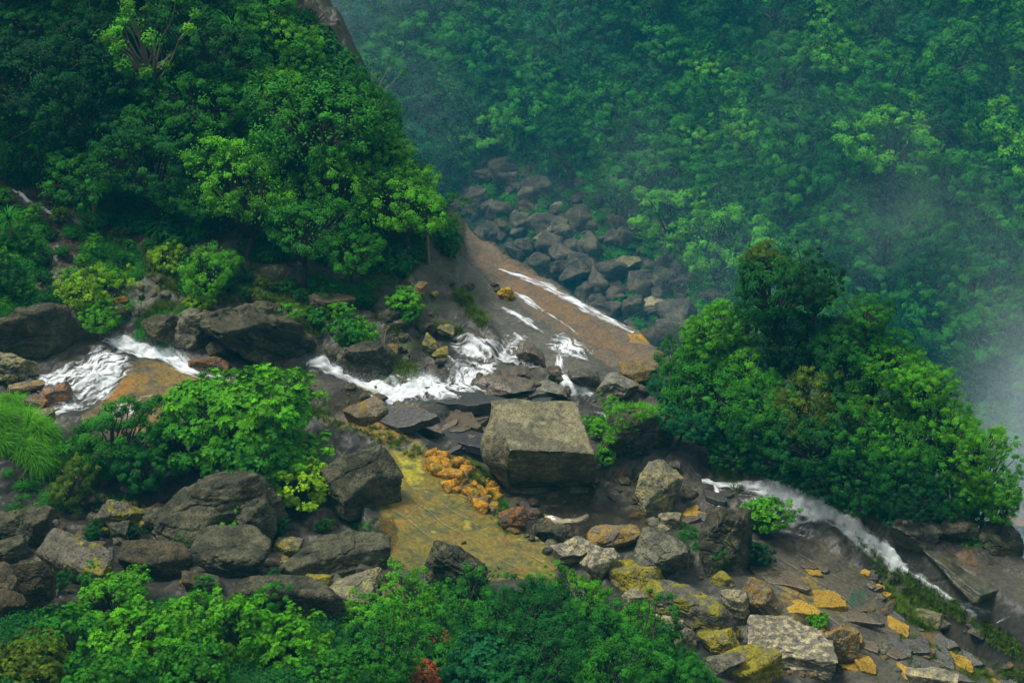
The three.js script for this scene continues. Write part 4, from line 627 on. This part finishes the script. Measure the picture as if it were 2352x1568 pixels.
// screw pines: rosettes of long arching blades
function rosette(seed, n, len, wid, bend, stem) { const r = rng(seed), L = new Leaves(); for (let k = 0; k < n; k++) { const a = r() * 6.283, e = lerp(0.05, 1.25, Math.pow(r(), 0.8)), d = V3(Math.cos(a) * Math.cos(e), Math.sin(e), Math.sin(a) * Math.cos(e)), s = lerp(0.7, 1.25, r()); L.strap(V3(d.x * 0.05, stem + d.y * 0.05, d.z * 0.05), d, V3(0, 1, 0), len * lerp(0.7, 1.15, r()), wid, [s, s, s * 0.9], bend, 5); } return L.geometry(); }
const screw = [71, 72, 73].map((s) => rosette(s, 70, 1.25, 0.085, 1.5, 1.0)), screwStem = limb([V3(0, -2.2, 0), V3(0.05, -0.6, 0), V3(0, 1.05, 0.03)], 0.1, 0.07);
function screwPine(px, py, pr, t, label, grp) { const r = rng(px * 31 + py), f = hit(px, py, 0, pr * PX * 2.9), R = 0.78 * pr * f.s; const g = group('screw_pine'); mesh('stem', screwStem, paleBark, g); mesh('leaf_rosette', screw[Math.floor(r() * 3)], leafMats[t], g); g.position.set(f.x, f.y + 1.9 * R, f.z); g.scale.setScalar(R); g.rotation.y = r() * 6; tag(g, label, 'plant', grp); }
for (const [x, y, pr, t] of [[600, 160, 66, 'mid'], [700, 215, 56, 'mid'], [650, 180, 52, 'olive'], [500, 165, 58, 'mid'], [530, 30, 60, 'mid'], [590, 60, 52, 'mid'], [735, 190, 46, 'olive'], [470, 280, 50, 'mid'], [205, 400, 56, 'dark'], [980, 445, 62, 'dark'], [660, 240, 54, 'lime'], [610, 205, 50, 'lime'], [420, 210, 46, 'mid']]) screwPine(x, y, pr, t, `${tones[t]} screw pine with arching strap leaves on the forest slope`, 'screw pines on the forest slope');
screwPine(1685, 700, 34, 'straw', 'straw-coloured screw pine rising at the left of the knoll');
screwPine(15, 480, 40, 'mid', 'screw pine beside the thin strand of falling water');

// bare trees and dead branches
function bareTree(seed, depth, spread) {
  const r = rng(seed), parts = [];
  (function grow(p, d, len, rad, n) { const q = p.clone().addScaledVector(d, len); parts.push(limb(bent(p, q, r, len * 0.16, 3), rad, rad * 0.62, n > 2 ? 6 : 4)); if (n <= 0) return; const kids = n > 2 ? 2 : 3; for (let k = 0; k < kids; k++) grow(q, d.clone().addScaledVector(unit(r), spread).add(V3(0, 0.12, 0)).normalize(), len * lerp(0.62, 0.86, r()), rad * 0.62, n - 1); if (n > 1) grow(p.clone().lerp(q, 0.6), d.clone().addScaledVector(unit(r), spread * 1.3).normalize(), len * 0.6, rad * 0.4, n - 2); })(V3(0, -0.1, 0), V3((r() - 0.5) * 0.3, 1, (r() - 0.5) * 0.3).normalize(), 0.55, 0.035, depth);
  return mergeGeometries(parts);
}
for (const [x, y, pr, m, label, seed, name] of [
  [320, 130, 130, paleBark, 'slender tree with pale bare limbs among the dark forest', 81, 'bare_tree'], [1690, 180, 46, deadBark, 'leafless brown tree on the far hillside', 82, 'dead_tree'], [1650, 240, 40, deadBark, 'brown dead thicket tree below the leafless one', 83, 'dead_tree'], [2090, 80, 42, deadBark, 'pale leafless tree high on the far hillside', 84, 'dead_tree'],
  [1960, 850, 66, paleBark, 'grey bare branches over the middle of the knoll', 85, 'dead_branch'], [2060, 910, 60, paleBark, 'bare twisted branch on the right shoulder of the knoll', 86, 'dead_branch'], [1310, 1400, 56, paleBark, 'dry leafless shrub in the low thicket', 87, 'dead_shrub'], [190, 240, 60, deadBark, 'tangle of dry brown twigs in the forest', 88, 'dead_branch'], [450, 235, 50, paleBark, 'bare forked branch under the forest canopy', 89, 'dead_branch'], [1250, 220, 36, deadBark, 'dry tree among the far green crowns', 90, 'dead_tree'],
]) { const f = hit(x, y, 0, pr * PX * 0.9), R = pr * f.s * 1.1, o = mesh(name, bareTree(seed, 5, 0.62), m); o.position.set(f.x, f.y + (name === 'dead_tree' ? R * 0.6 : R * 0.3), f.z); o.position.y = f.y; o.scale.setScalar(R * 1.0); o.rotation.y = seed; tag(o, label, name === 'dead_branch' ? 'branch' : name === 'dead_shrub' ? 'shrub' : 'tree'); }
{ const a = hit(872, 840), b = hit(888, 800), o = mesh('dry_stick', limb([V3(a.x, a.y, a.z), V3((a.x + b.x) / 2, a.y + 0.5, (a.z + b.z) / 2), V3(b.x, b.y + 1.0, b.z)], 0.03, 0.02), paleBark); tag(o, 'long dry stick leaning on the gravel beside the puddle', 'stick'); }
// leaves on the slender tree
tree(335, 110, 120, 'loose', 'bright', 'open_tree', 'airy bright-leaved tree with thin pale limbs in the forest', 'tree');
tree(835, 225, 62, 'loose', 'mid', 'open_tree', 'open umbrella-shaped tree on the forest skyline', 'tree');

// ---------------------------------------------------------------- ground cover: nobody could count it
function tuft(seed, n, h, wid, bend) { const r = rng(seed), L = new Leaves(); for (let k = 0; k < n; k++) { const a = r() * 6.283, e = lerp(0.5, 1.45, r()), d = V3(Math.cos(a) * Math.cos(e), Math.sin(e), Math.sin(a) * Math.cos(e)), s = lerp(0.65, 1.3, r()); L.strap(V3((r() - 0.5) * 0.12, -0.04, (r() - 0.5) * 0.12), d, V3(0.1, 1, 0.05), h * lerp(0.6, 1.15, r()), wid, [s * 1.1, s, s], bend, 3); } return L.geometry(); }
const tuftGeo = tuft(91, 46, 0.42, 0.02, 1.2), longTuft = tuft(92, 70, 0.85, 0.02, 2.0);
function fernGeo(seed, n, len, wid) { const r = rng(seed), L = new Leaves(); for (let k = 0; k < n; k++) { const v = unit(r), P = V3(v.x * 0.5, Math.abs(v.y) * 0.42, v.z * 0.5).multiplyScalar(Math.pow(r(), 0.4)), nn = V3(v.x + (r() - 0.5), Math.abs(v.y) + 0.5, v.z + (r() - 0.5)).normalize(), t = V3(r() - 0.5, r() - 0.4, r() - 0.5); t.addScaledVector(nn, -t.dot(nn)).normalize(); const s = lerp(0.6, 1.3, r()); L.add(P, t, nn, len * lerp(0.7, 1.2, r()), wid, [s, s, s]); } return L.geometry(); }
const under = fernGeo(93, 260, 0.17, 0.075), underFine = fernGeo(94, 420, 0.1, 0.035);
function cover(name, geo, mat, label, category, list, seed) {
  const r = rng(seed), M = [], m4 = new THREE.Matrix4(), q = new THREE.Quaternion(), e = new THREE.Euler();
  for (const [outline, n, s0, s1, t0] of list) { const xs = outline.map((p) => p[0]), ys = outline.map((p) => p[1]), X0 = Math.min(...xs), X1 = Math.max(...xs), Y0 = Math.min(...ys), Y1 = Math.max(...ys); for (let k = 0, t = 0; k < n && t < n * 40; t++) { const x = lerp(X0, X1, r()), y = lerp(Y0, Y1, r()); if (!inPoly(outline, x, y)) continue; const f = hit(x, y, 0, 0, t0); if (N(f.x * 0.8, f.z * 0.8, seed) < -0.12 && r() < 0.85) continue; k++; const s = lerp(s0, s1, r()); m4.compose(V3(f.x, f.y, f.z), q.setFromEuler(e.set((r() - 0.5) * 0.5, r() * 6.283, (r() - 0.5) * 0.5)), V3(s, s * lerp(0.8, 1.2, r()), s)); M.push(m4.clone()); } }
  const o = new THREE.InstancedMesh(geo, mat, M.length), c = new THREE.Color(); M.forEach((m, k) => { o.setMatrixAt(k, m); const s = lerp(0.6, 1.25, r()), w = (r() - 0.5) * 0.3; o.setColorAt(k, c.setRGB(s * (1 + w), s, s * (1 - w))); });
  o.name = numbered(name); o.castShadow = o.receiveShadow = true; scene.add(o); kind(tag(o, label, category), 'stuff'); return o;
}
cover('undergrowth', under, leafMats.mid, 'low undergrowth between the trees of the far hillside', 'undergrowth', [[[[640, -60], [2400, -60], [2400, 1000], [2200, 900], [1640, 760], [1480, 470], [1170, 330], [1040, 420], [900, 300]], 2600, 3.2, 6.4, 140], [[[1050, 430], [1120, 320], [1450, 440], [1620, 760], [1500, 780]], 260, 1.2, 3.2, 140]], 601);
cover('undergrowth', under, leafMats.dark, 'dark undergrowth below the forest of the left bank', 'undergrowth', [[[[-40, -40], [640, -40], [880, 260], [1050, 560], [900, 620], [620, 600], [300, 520], [-40, 390]], 1000, 1.0, 2.2], [[[1520, 860], [1700, 740], [2100, 860], [2330, 1120], [2200, 1170], [2000, 1150], [1820, 1060], [1560, 1010]], 500, 0.9, 1.7], [[[1620, 1040], [1820, 1070], [2000, 1150], [2240, 1180], [2330, 1130], [2320, 1190], [2200, 1225], [2060, 1225], [1900, 1140], [1760, 1085], [1640, 1070]], 120, 0.6, 1.5]], 602);
cover('bank_scrub', underFine, leafMats.mid, 'low green scrub on the left bank slope', 'scrub', [[[[-40, 480], [120, 500], [60, 700], [-40, 760]], 240, 0.7, 1.4], [[[150, 520], [300, 560], [330, 640], [250, 640]], 160, 0.6, 1.2], [[[-40, 1080], [150, 1090], [190, 1180], [60, 1200], [-40, 1180]], 30, 0.5, 1.0], [[[700, 640], [860, 660], [840, 700], [720, 700]], 60, 0.6, 1.0], [[[300, 720], [460, 700], [420, 790], [320, 790]], 70, 0.4, 0.8]], 603);
cover('thicket_floor', underFine, leafMats.dark, 'dark leafy ground cover under the foreground shrubs', 'ground cover', [[[[-60, 1440], [300, 1400], [640, 1400], [800, 1440], [1300, 1380], [1520, 1440], [1640, 1568], [1640, 1620], [-60, 1620]], 900, 0.8, 1.5]], 604);
cover('grass', longTuft, leafMats.bright, 'long bright grass combed over the mound at the left edge', 'grass', [[[[-40, 890], [60, 930], [120, 1000], [160, 1070], [80, 1080], [-40, 1000]], 300, 0.6, 1.15]], 605);
cover('grass', tuftGeo, leafMats.olive, 'grass tufts on the left bank and its ledges', 'grass', [[[[300, 590], [420, 600], [560, 640], [700, 690], [760, 760], [700, 780], [560, 700], [440, 690], [330, 640]], 330, 0.6, 1.3], [[[560, 640], [700, 690], [740, 750], [620, 720]], 120, 0.6, 1.2], [[[900, 690], [960, 690], [960, 760], [900, 760]], 60, 0.5, 1.0], [[[310, 700], [480, 690], [480, 740], [330, 780]], 120, 0.6, 1.2], [[[780, 850], [960, 830], [960, 880], [900, 880]], 110, 0.6, 1.1]], 606);
cover('grass', tuftGeo, leafMats.olive, 'olive grass tufts along the joints of the rock shelf', 'grass', [[[[1020, 640], [1070, 670], [1120, 740], [1125, 770], [1085, 730], [1040, 680]], 130, 0.6, 1.1], [[[990, 740], [1060, 750], [1060, 770], [1000, 760]], 40, 0.5, 0.9], [[[1000, 1060], [1090, 1060], [1150, 1110], [1150, 1180], [1120, 1130], [1060, 1080]], 130, 0.5, 1.0], [[[720, 955], [900, 985], [980, 1040], [960, 1060], [860, 1010], [740, 985]], 90, 0.4, 0.8], [[[2030, 1350], [2110, 1365], [2170, 1410], [2130, 1450], [2060, 1410]], 420, 0.6, 1.1], [[[2060, 1300], [2352, 1480], [2352, 1520], [2200, 1420], [2050, 1320]], 260, 0.4, 0.9], [[[2060, 1450], [2352, 1540], [2352, 1590], [2100, 1560]], 120, 0.5, 1.0], [[[1965, 1225], [2010, 1260], [2060, 1330], [2040, 1335], [1985, 1270]], 80, 0.5, 0.9], [[[690, 940], [720, 930], [760, 950], [720, 960]], 30, 0.5, 0.9], [[[1640, 1070], [1740, 1110], [1700, 1130], [1620, 1100]], 60, 0.5, 1.0]], 607);
cover('grass', tuftGeo, leafMats.mid, 'dark green grass in the cracks round the boulders', 'grass', [[[[230, 1150], [300, 1140], [340, 1220], [260, 1240]], 60, 0.5, 1.0], [[[1540, 1180], [1600, 1220], [1640, 1310], [1580, 1280]], 50, 0.4, 0.8], [[[1680, 1360], [1740, 1400], [1740, 1440], [1690, 1420]], 40, 0.5, 0.9], [[[640, 1240], [720, 1250], [720, 1290], [640, 1280]], 30, 0.4, 0.8], [[[1130, 1130], [1160, 1150], [1170, 1230], [1140, 1200]], 40, 0.4, 0.8], [[[800, 1190], [860, 1200], [860, 1225], [800, 1215]], 16, 0.4, 0.7], [[[60, 1100], [200, 1090], [230, 1160], [100, 1180]], 60, 0.5, 1.0], [[[2180, 1210], [2330, 1220], [2330, 1250], [2200, 1250]], 60, 0.5, 1.0]], 608);
{ // grass growing on the rock knob
  const r = rng(77), p = knob.geometry.attributes.position, n = knob.geometry.attributes.normal, M = [], m4 = new THREE.Matrix4(), e = new THREE.Euler(), q = new THREE.Quaternion(); knob.updateMatrixWorld();
  for (let t = 0; t < 4000 && M.length < 170; t++) { const i = Math.floor(r() * p.count); if (n.getY(i) < 0.15 || N(p.getX(i) * 1.1, p.getY(i), p.getZ(i) * 1.1) < -0.05) continue; const v = V3().fromBufferAttribute(p, i).applyMatrix4(knob.matrixWorld), s = lerp(0.5, 1.0, r()); M.push(m4.compose(v, q.setFromEuler(e.set((r() - 0.5) * 0.6, r() * 6.28, (r() - 0.5) * 0.6)), V3(s, s, s)).clone()); }
  const o = new THREE.InstancedMesh(tuftGeo, leafMats.bright, M.length); M.forEach((m, k) => o.setMatrixAt(k, m)); o.name = numbered('grass'); scene.add(kind(tag(o, 'bright grass tufts on the rock knob beside the great block', 'grass'), 'stuff')); o.castShadow = o.receiveShadow = true;
}
console.log('cover');

// ---------------------------------------------------------------- water
const foamMat = new THREE.MeshStandardMaterial({ color: new THREE.Color().setRGB(0.88, 0.91, 0.92), vertexColors: true, transparent: true, roughness: 0.6, side: THREE.DoubleSide });
const filmMat = new THREE.MeshPhysicalMaterial({ color: new THREE.Color().setRGB(0.72, 0.66, 0.52), transmission: 1, roughness: 0.05, thickness: 0, ior: 1.33, bumpMap: rockBump, bumpScale: 0.05 });
function foamSheet(nx, nz, at) {                // at(i, j) -> [x, y, z, alpha]
  const p = [], c = [], ix = [];
  for (let j = 0; j <= nz; j++) for (let i = 0; i <= nx; i++) { const [x, y, z, a] = at(i / nx, j / nz); p.push(x, y, z); c.push(1, 1, 1, a); }
  for (let j = 0; j < nz; j++) for (let i = 0; i < nx; i++) { const k = j * (nx + 1) + i; if (Math.max(c[k * 4 + 3], c[k * 4 + 7], c[(k + nx + 1) * 4 + 3], c[(k + nx + 2) * 4 + 3]) < 0.02) continue; ix.push(k, k + nx + 1, k + 1, k + 1, k + nx + 1, k + nx + 2); }
  const g = new THREE.BufferGeometry(); g.setAttribute('position', new THREE.Float32BufferAttribute(p, 3)); g.setAttribute('color', new THREE.Float32BufferAttribute(c, 4)); g.setIndex(ix); g.computeVertexNormals(); return g;
}
const sprayAt = [];
function chute(label, pts, w, o = {}) {
  const P = pts.map(([x, y]) => { const f = hit(x, y); return V3(f.x, f.y, f.z); }), curve = new THREE.CatmullRomCurve3(P, false, 'centripetal'), len = curve.getLength(), nz = Math.ceil(len / 0.06), nx = Math.max(10, Math.ceil(2 * Math.max(...w) / 0.06)), sd = pts[0][0] * 0.13;
  const cs = curve.getSpacedPoints(nz), wd = along(w.map((v, k) => [k / (w.length - 1 || 1), v]));
  const g = foamSheet(nx, nz, (u, v) => {
    const k = Math.round(v * nz), a = cs[Math.max(0, k - 2)], b = cs[Math.min(nz, k + 2)], c = cs[k], dx = b.x - a.x, dz = b.z - a.z, L = Math.hypot(dx, dz) || 1, W = wd(v), wig = 0.35 * W * N(v * len * 0.5, sd), t = (u * 2 - 1) * W * 1.25 + wig, x = c.x - dz / L * t, z = c.z + dx / L * t, s = v * len, e = Math.abs(u * 2 - 1) * 1.25;
    const n = 0.9 * fbm(s * 0.7 + sd, t * 4.2, sd, 4) + 1.1 * fbm(s * 1.3, t * 13 + sd, 3, 3), core = (o.core ?? 0.55) - 0.85 * e * e - 0.6 * Math.max(0, 1 - v * len / 0.6) - 0.6 * Math.max(0, 1 - (1 - v) * len / 0.9);
    const hf = 0.5 * N(x * 6, z * 6, sd) + 0.4 * N(x * 14, z * 14, sd), al = 0.94 * sstep(-0.3, 0.75, 1.3 * n + core + 0.3 * hf); return [x, gy(x, z) + 0.05 + (o.lift ?? 0.16) * Math.max(0, core * 0.7 + n * 0.7), z, al];
  });
  tag(mesh('white_water', g, foamMat), label, 'water');
  if (o.spray) for (let k = 0; k < len * o.spray; k++) sprayAt.push([cs[Math.min(nz, Math.floor((k + 0.5) / (len * o.spray) * nz))], wd(k / (len * o.spray))]);
}
function froth(label, outline, o = {}) {
  const poly = outline.map(([x, y]) => { const f = hit(x, y); return [f.x, f.z]; }), b = boxed(poly, 0.5), nx = Math.ceil((b.x1 - b.x0) / 0.06), nz = Math.ceil((b.z1 - b.z0) / 0.06), sd = outline[0][0] * 0.07, ang = o.flow ?? 0.75, ca = Math.cos(ang), sa = Math.sin(ang);
  const g = foamSheet(nx, nz, (u, v) => {
    const x = lerp(b.x0, b.x1, u), z = lerp(b.z0, b.z1, v), d = polyDist(poly, x, z); if (d < -0.5) return [x, gy(x, z), z, 0];
    const s = x * ca + z * sa, t = -x * sa + z * ca, wx = s + 0.5 * N(x * 1.3, z * 1.3, sd), wt = t + 0.5 * N(x * 1.3 + 9, z * 1.3, sd), vein = 1 - Math.abs(fbm(wx * 0.9 + sd, wt * 3.4, 2, 4)) / 0.12, n = fbm(wx * 1.0, wt * 3.6 + sd, 5, 4);
    const hf = 0.3 * N(x * 7, z * 7, sd) + 0.2 * N(x * 15, z * 15, sd), al = 0.92 * sstep(-0.1, 1.25, hf + Math.min(1.1, d * 1.6 + 0.25) * (o.dense ?? 0.55) + 0.6 * vein + 1.3 * n - 0.2 + Math.min(0, d * 1.5)); return [x, gy(x, z) + 0.06 + 0.14 * Math.max(0, n + 0.2), z, clamp(al, 0, 1)];
  });
  tag(mesh('white_water', g, foamMat), label, 'water');
}
chute('white chute running down past the ochre slab under the dark crag', [[240, 782], [290, 795], [360, 815], [430, 843], [505, 870]], [0.3, 0.5, 0.55, 0.5, 0.34], { spray: 7, core: 0.75 });
froth('broad boiling foam beside the pitted boulder', [[105, 865], [180, 832], [235, 795], [275, 800], [300, 842], [262, 895], [245, 918], [190, 925], [120, 902], [62, 902], [60, 886]], { dense: 0.75, flow: 2.4 });
froth('foam gathering above the small-leaved bush', [[240, 962], [262, 935], [318, 926], [350, 916], [310, 955], [275, 972]], { dense: 0.5, flow: 2.2 });
froth('foam below the brown rock at the left edge', [[110, 945], [150, 920], [205, 925], [190, 945], [120, 965]], { dense: 0.7, flow: 2.4 });
chute('small white fall beside the grassy mound', [[88, 950], [85, 985], [110, 1005]], [0.2, 0.25, 0.3]);
chute('white race curving under the black outcrop', [[703, 836], [770, 850], [830, 885], [880, 905], [950, 890], [1000, 868]], [0.22, 0.5, 0.65, 0.65, 0.6, 0.4], { spray: 7, core: 0.75 });
froth('wide churning foam above the split plates', [[850, 915], [900, 880], [960, 866], [1000, 876], [1060, 850], [1140, 838], [1130, 895], [1060, 916], [930, 922]], { dense: 0.85 });
froth('bright cascade spreading between the slab and the brown rock', [[1038, 785], [1085, 772], [1150, 790], [1205, 815], [1232, 845], [1180, 838], [1100, 828], [1050, 820]], { dense: 0.85 });
froth('plume of foam where the cascade meets the brown rock', [[1155, 790], [1185, 768], [1205, 772], [1190, 812], [1165, 815]], { dense: 0.7 });
froth('square of bright foam on the lower brown slab', [[1262, 795], [1285, 770], [1325, 785], [1355, 812], [1345, 828], [1285, 818]], { dense: 0.8 });
froth('veins of foam over the grey stream bed', [[1020, 820], [1080, 830], [1130, 850], [1110, 900], [1040, 880]], { dense: 0.2 });
chute('thin fall dropping to the rock ledge behind the great block', [[1285, 818], [1285, 850], [1305, 880], [1362, 909]], [0.2, 0.2, 0.28, 0.3], { spray: 3 });
chute('long white chute along the rim of the brown slab', [[1146, 620], [1200, 638], [1260, 662], [1310, 690], [1360, 718], [1410, 744], [1456, 766]], [0.08, 0.22, 0.34, 0.34, 0.28, 0.24, 0.14], { spray: 3, core: 0.42 });
chute('short white ripple below the golden block', [[1180, 672], [1212, 690], [1250, 716]], [0.14, 0.26, 0.14], { core: 0.45 });
chute('pale ripple across the grey slab', [[1152, 708], [1195, 732], [1248, 768]], [0.14, 0.3, 0.16], { core: 0.45 });
chute('faint line of foam along the slab joint', [[1250, 716], [1290, 742], [1335, 778]], [0.06, 0.09, 0.06], { core: 0.3 });
chute('great white fall racing past the foot of the wooded knoll', [[1612, 1106], [1680, 1120], [1740, 1120], [1800, 1138], [1880, 1172], [1955, 1218], [2025, 1272], [2085, 1318]], [0.16, 0.28, 0.44, 0.44, 0.38, 0.32, 0.26, 0.14], { spray: 2, lift: 0.14, core: 0.9 });
chute('thin run of water below the great white fall', [[2080, 1314], [2120, 1338], [2165, 1368], [2210, 1394]], [0.12, 0.14, 0.12, 0.1], { core: 0.35 });
froth('white sheet spreading behind the little tree', [[1690, 1128], [1780, 1142], [1850, 1185], [1875, 1232], [1800, 1222], [1720, 1200]], { dense: 0.1, flow: 0.6 });
chute('narrow fall between the plates and the tall black boulder', [[1640, 1112], [1662, 1150], [1640, 1200]], [0.16, 0.26, 0.2]);
chute('small foaming step in the shade of the great block', [[1236, 1178], [1290, 1202], [1352, 1186]], [0.22, 0.36, 0.22]);
chute('thin white line on the dark lower slab', [[2205, 1392], [2240, 1402], [2275, 1412]], [0.12, 0.2, 0.08], { core: 0.4 });
chute('faint streak far down the lower slab', [[2290, 1432], [2320, 1415], [2345, 1408]], [0.04, 0.09, 0.04], { core: 0.35 });
chute('thin strand of water falling through the dark forest', [[28, 436], [75, 468], [110, 488], [165, 516]], [0.08, 0.14, 0.14, 0.06], { core: 0.45 });
chute('white trickle behind the grassy rock knob', [[1366, 948], [1385, 955], [1405, 968]], [0.1, 0.16, 0.1]);
function pool(label, outline, up = 0.05) {
  const P = outline.map(([x, y]) => hit(x, y)), y = P.reduce((s, p) => s + p.y, 0) / P.length + up, sh = new THREE.Shape(P.map((p) => new THREE.Vector2(p.x, -p.z))), g = new THREE.ShapeGeometry(sh, 1); g.rotateX(-Math.PI / 2); const p = g.attributes.position, uv = new Float32Array(p.count * 2); for (let i = 0; i < p.count; i++) uv.set([p.getX(i) / 1.6, p.getZ(i) / 0.8], i * 2); g.setAttribute('uv', new THREE.BufferAttribute(uv, 2)); const o = mesh('pool', g, filmMat); o.position.y = y; kind(o, 'structure'); o.userData.label = label; return o;
}
pool('rippled dark pool below the great block', [[1190, 1170], [1300, 1150], [1450, 1165], [1490, 1200], [1440, 1240], [1360, 1275], [1290, 1240], [1210, 1210]], 0.12);
pool('dark sheet of water sliding to the right of the largest bush', [[640, 868], [720, 850], [800, 880], [870, 915], [820, 950], [720, 950], [660, 910]], 0.08);
pool('still puddle beside the gravel', [[880, 772], [905, 765], [918, 785], [900, 808], [880, 795]], 0.05);
pool('muddy pool under the forest edge', [[790, 690], [850, 700], [880, 735], [830, 745], [790, 725]], 0.06);
pool('brown pool beside the widest flat-topped boulder', [[850, 1190], [905, 1200], [915, 1250], [880, 1290], [840, 1240]], 0.05);
pool('thin water over the brown slab', [[1050, 620], [1100, 640], [1130, 680], [1090, 700], [1050, 660]], 0.05);

// spray: drops thrown up along the chutes, and the mist drifting over the valley
const dropMat = new THREE.MeshStandardMaterial({ color: new THREE.Color().setRGB(0.85, 0.88, 0.9), roughness: 0.5 });
const veilMist = new THREE.MeshStandardMaterial({ color: new THREE.Color().setRGB(0.76, 0.85, 0.87), roughness: 1 });
const sprayMist = new THREE.MeshStandardMaterial({ color: new THREE.Color().setRGB(0.72, 0.84, 0.86), roughness: 1 });
function dropsGeo(seed, n, size, spread) { const r = rng(seed), p = [], ix = []; for (let k = 0; k < n; k++) { const v = unit(r).multiplyScalar(spread * Math.pow(r(), 0.55)), s = size * lerp(0.6, 1.4, r()), b = k * 4; for (let m = 0; m < 4; m++) { const u = unit(r); p.push(v.x + u.x * s, v.y + u.y * s, v.z + u.z * s); } ix.push(b, b + 1, b + 2, b, b + 2, b + 3, b, b + 3, b + 1, b + 1, b + 3, b + 2); } const g = new THREE.BufferGeometry(); g.setAttribute('position', new THREE.Float32BufferAttribute(p, 3)); g.setIndex(ix); return g; }
function drops(name, geo, mat, list, label, seed) { const o = new THREE.InstancedMesh(geo, mat, list.length), r = rng(seed), m4 = new THREE.Matrix4(), q = new THREE.Quaternion(), e = new THREE.Euler(); list.forEach(([x, y, z, s], k) => o.setMatrixAt(k, m4.compose(V3(x, y, z), q.setFromEuler(e.set(r() * 6, r() * 6, r() * 6)), V3(s, s, s)))); o.name = numbered(name); scene.add(kind(tag(o, label, name === 'mist' ? 'mist' : 'spray'), 'stuff')); o.receiveShadow = true; o.castShadow = true; }
{
  const r = rng(777), list = []; for (const [p, w] of sprayAt) for (let k = 0; k < 2; k++) { const x = p.x + (r() - 0.5) * 2 * w, z = p.z + (r() - 0.5) * 1.2 * w; list.push([x, gy(x, z) + 0.1 + 0.3 * r() * w, z, lerp(0.35, 0.8, r()) * (0.5 + w)]); }
  drops('spray', dropsGeo(3, 260, 0.012, 0.8), dropMat, list, 'white spray thrown up along the racing water', 5);
}
{
  const r = rng(778), gs = () => (r() + r() + r() - 1.5) * 1.15;
  const fall = []; for (const [px, py, t, sx, sy, sz, n, s] of [[2370, 1020, 140, 4.2, 8, 12, 420, 3.2], [2440, 860, 150, 4.5, 7, 14, 200, 3.2], [2330, 1150, 135, 5, 4, 10, 160, 3]]) { const d = dir(px, py); for (let k = 0; k < n; k++) { const x = d[0] * t + gs() * sx, y = EYE.y + d[1] * t + gs() * sy, z = d[2] * t + gs() * sz; if (z < zCliff(x) - 9) fall.push([x, y, z, s * lerp(0.7, 1.3, r())]); } }
  const veil = []; for (const [px, py, t, sx, sy, sz, n, s] of [[740, 80, 235, 10, 10, 20, 150, 5.2], [2100, 510, 245, 10, 6, 14, 60, 5], [1350, 330, 245, 32, 10, 18, 35, 6.5], [1700, 560, 240, 26, 12, 18, 30, 6.5], [2250, 250, 265, 18, 13, 14, 60, 6.5]]) { const d = dir(px, py); for (let k = 0; k < n; k++) { const x = d[0] * t + gs() * sx, y = EYE.y + d[1] * t + gs() * sy, z = d[2] * t + gs() * sz; if (z < zCliff(x) - 9) veil.push([x, y, z, s * lerp(0.7, 1.3, r())]); } }
  for (let k = 0; k < 90; k++) { const d = dir(lerp(600, 2480, r()), lerp(-120, 1050, r())), t = lerp(150, 255, r()), x = d[0] * t, y = EYE.y + d[1] * t, z = d[2] * t; if (z < zCliff(x) - 10) veil.push([x, y, z, 6.5]); }
  drops('mist', dropsGeo(4, 5200, 0.0017, 1), veilMist, veil, 'thin mist drifting over the deep valley', 6);
  drops('mist', dropsGeo(8, 4200, 0.002, 1), sprayMist, fall, 'pale mist rising from the fall beyond the knoll', 9);
}
console.log('water');
renderer.render(scene, camera);
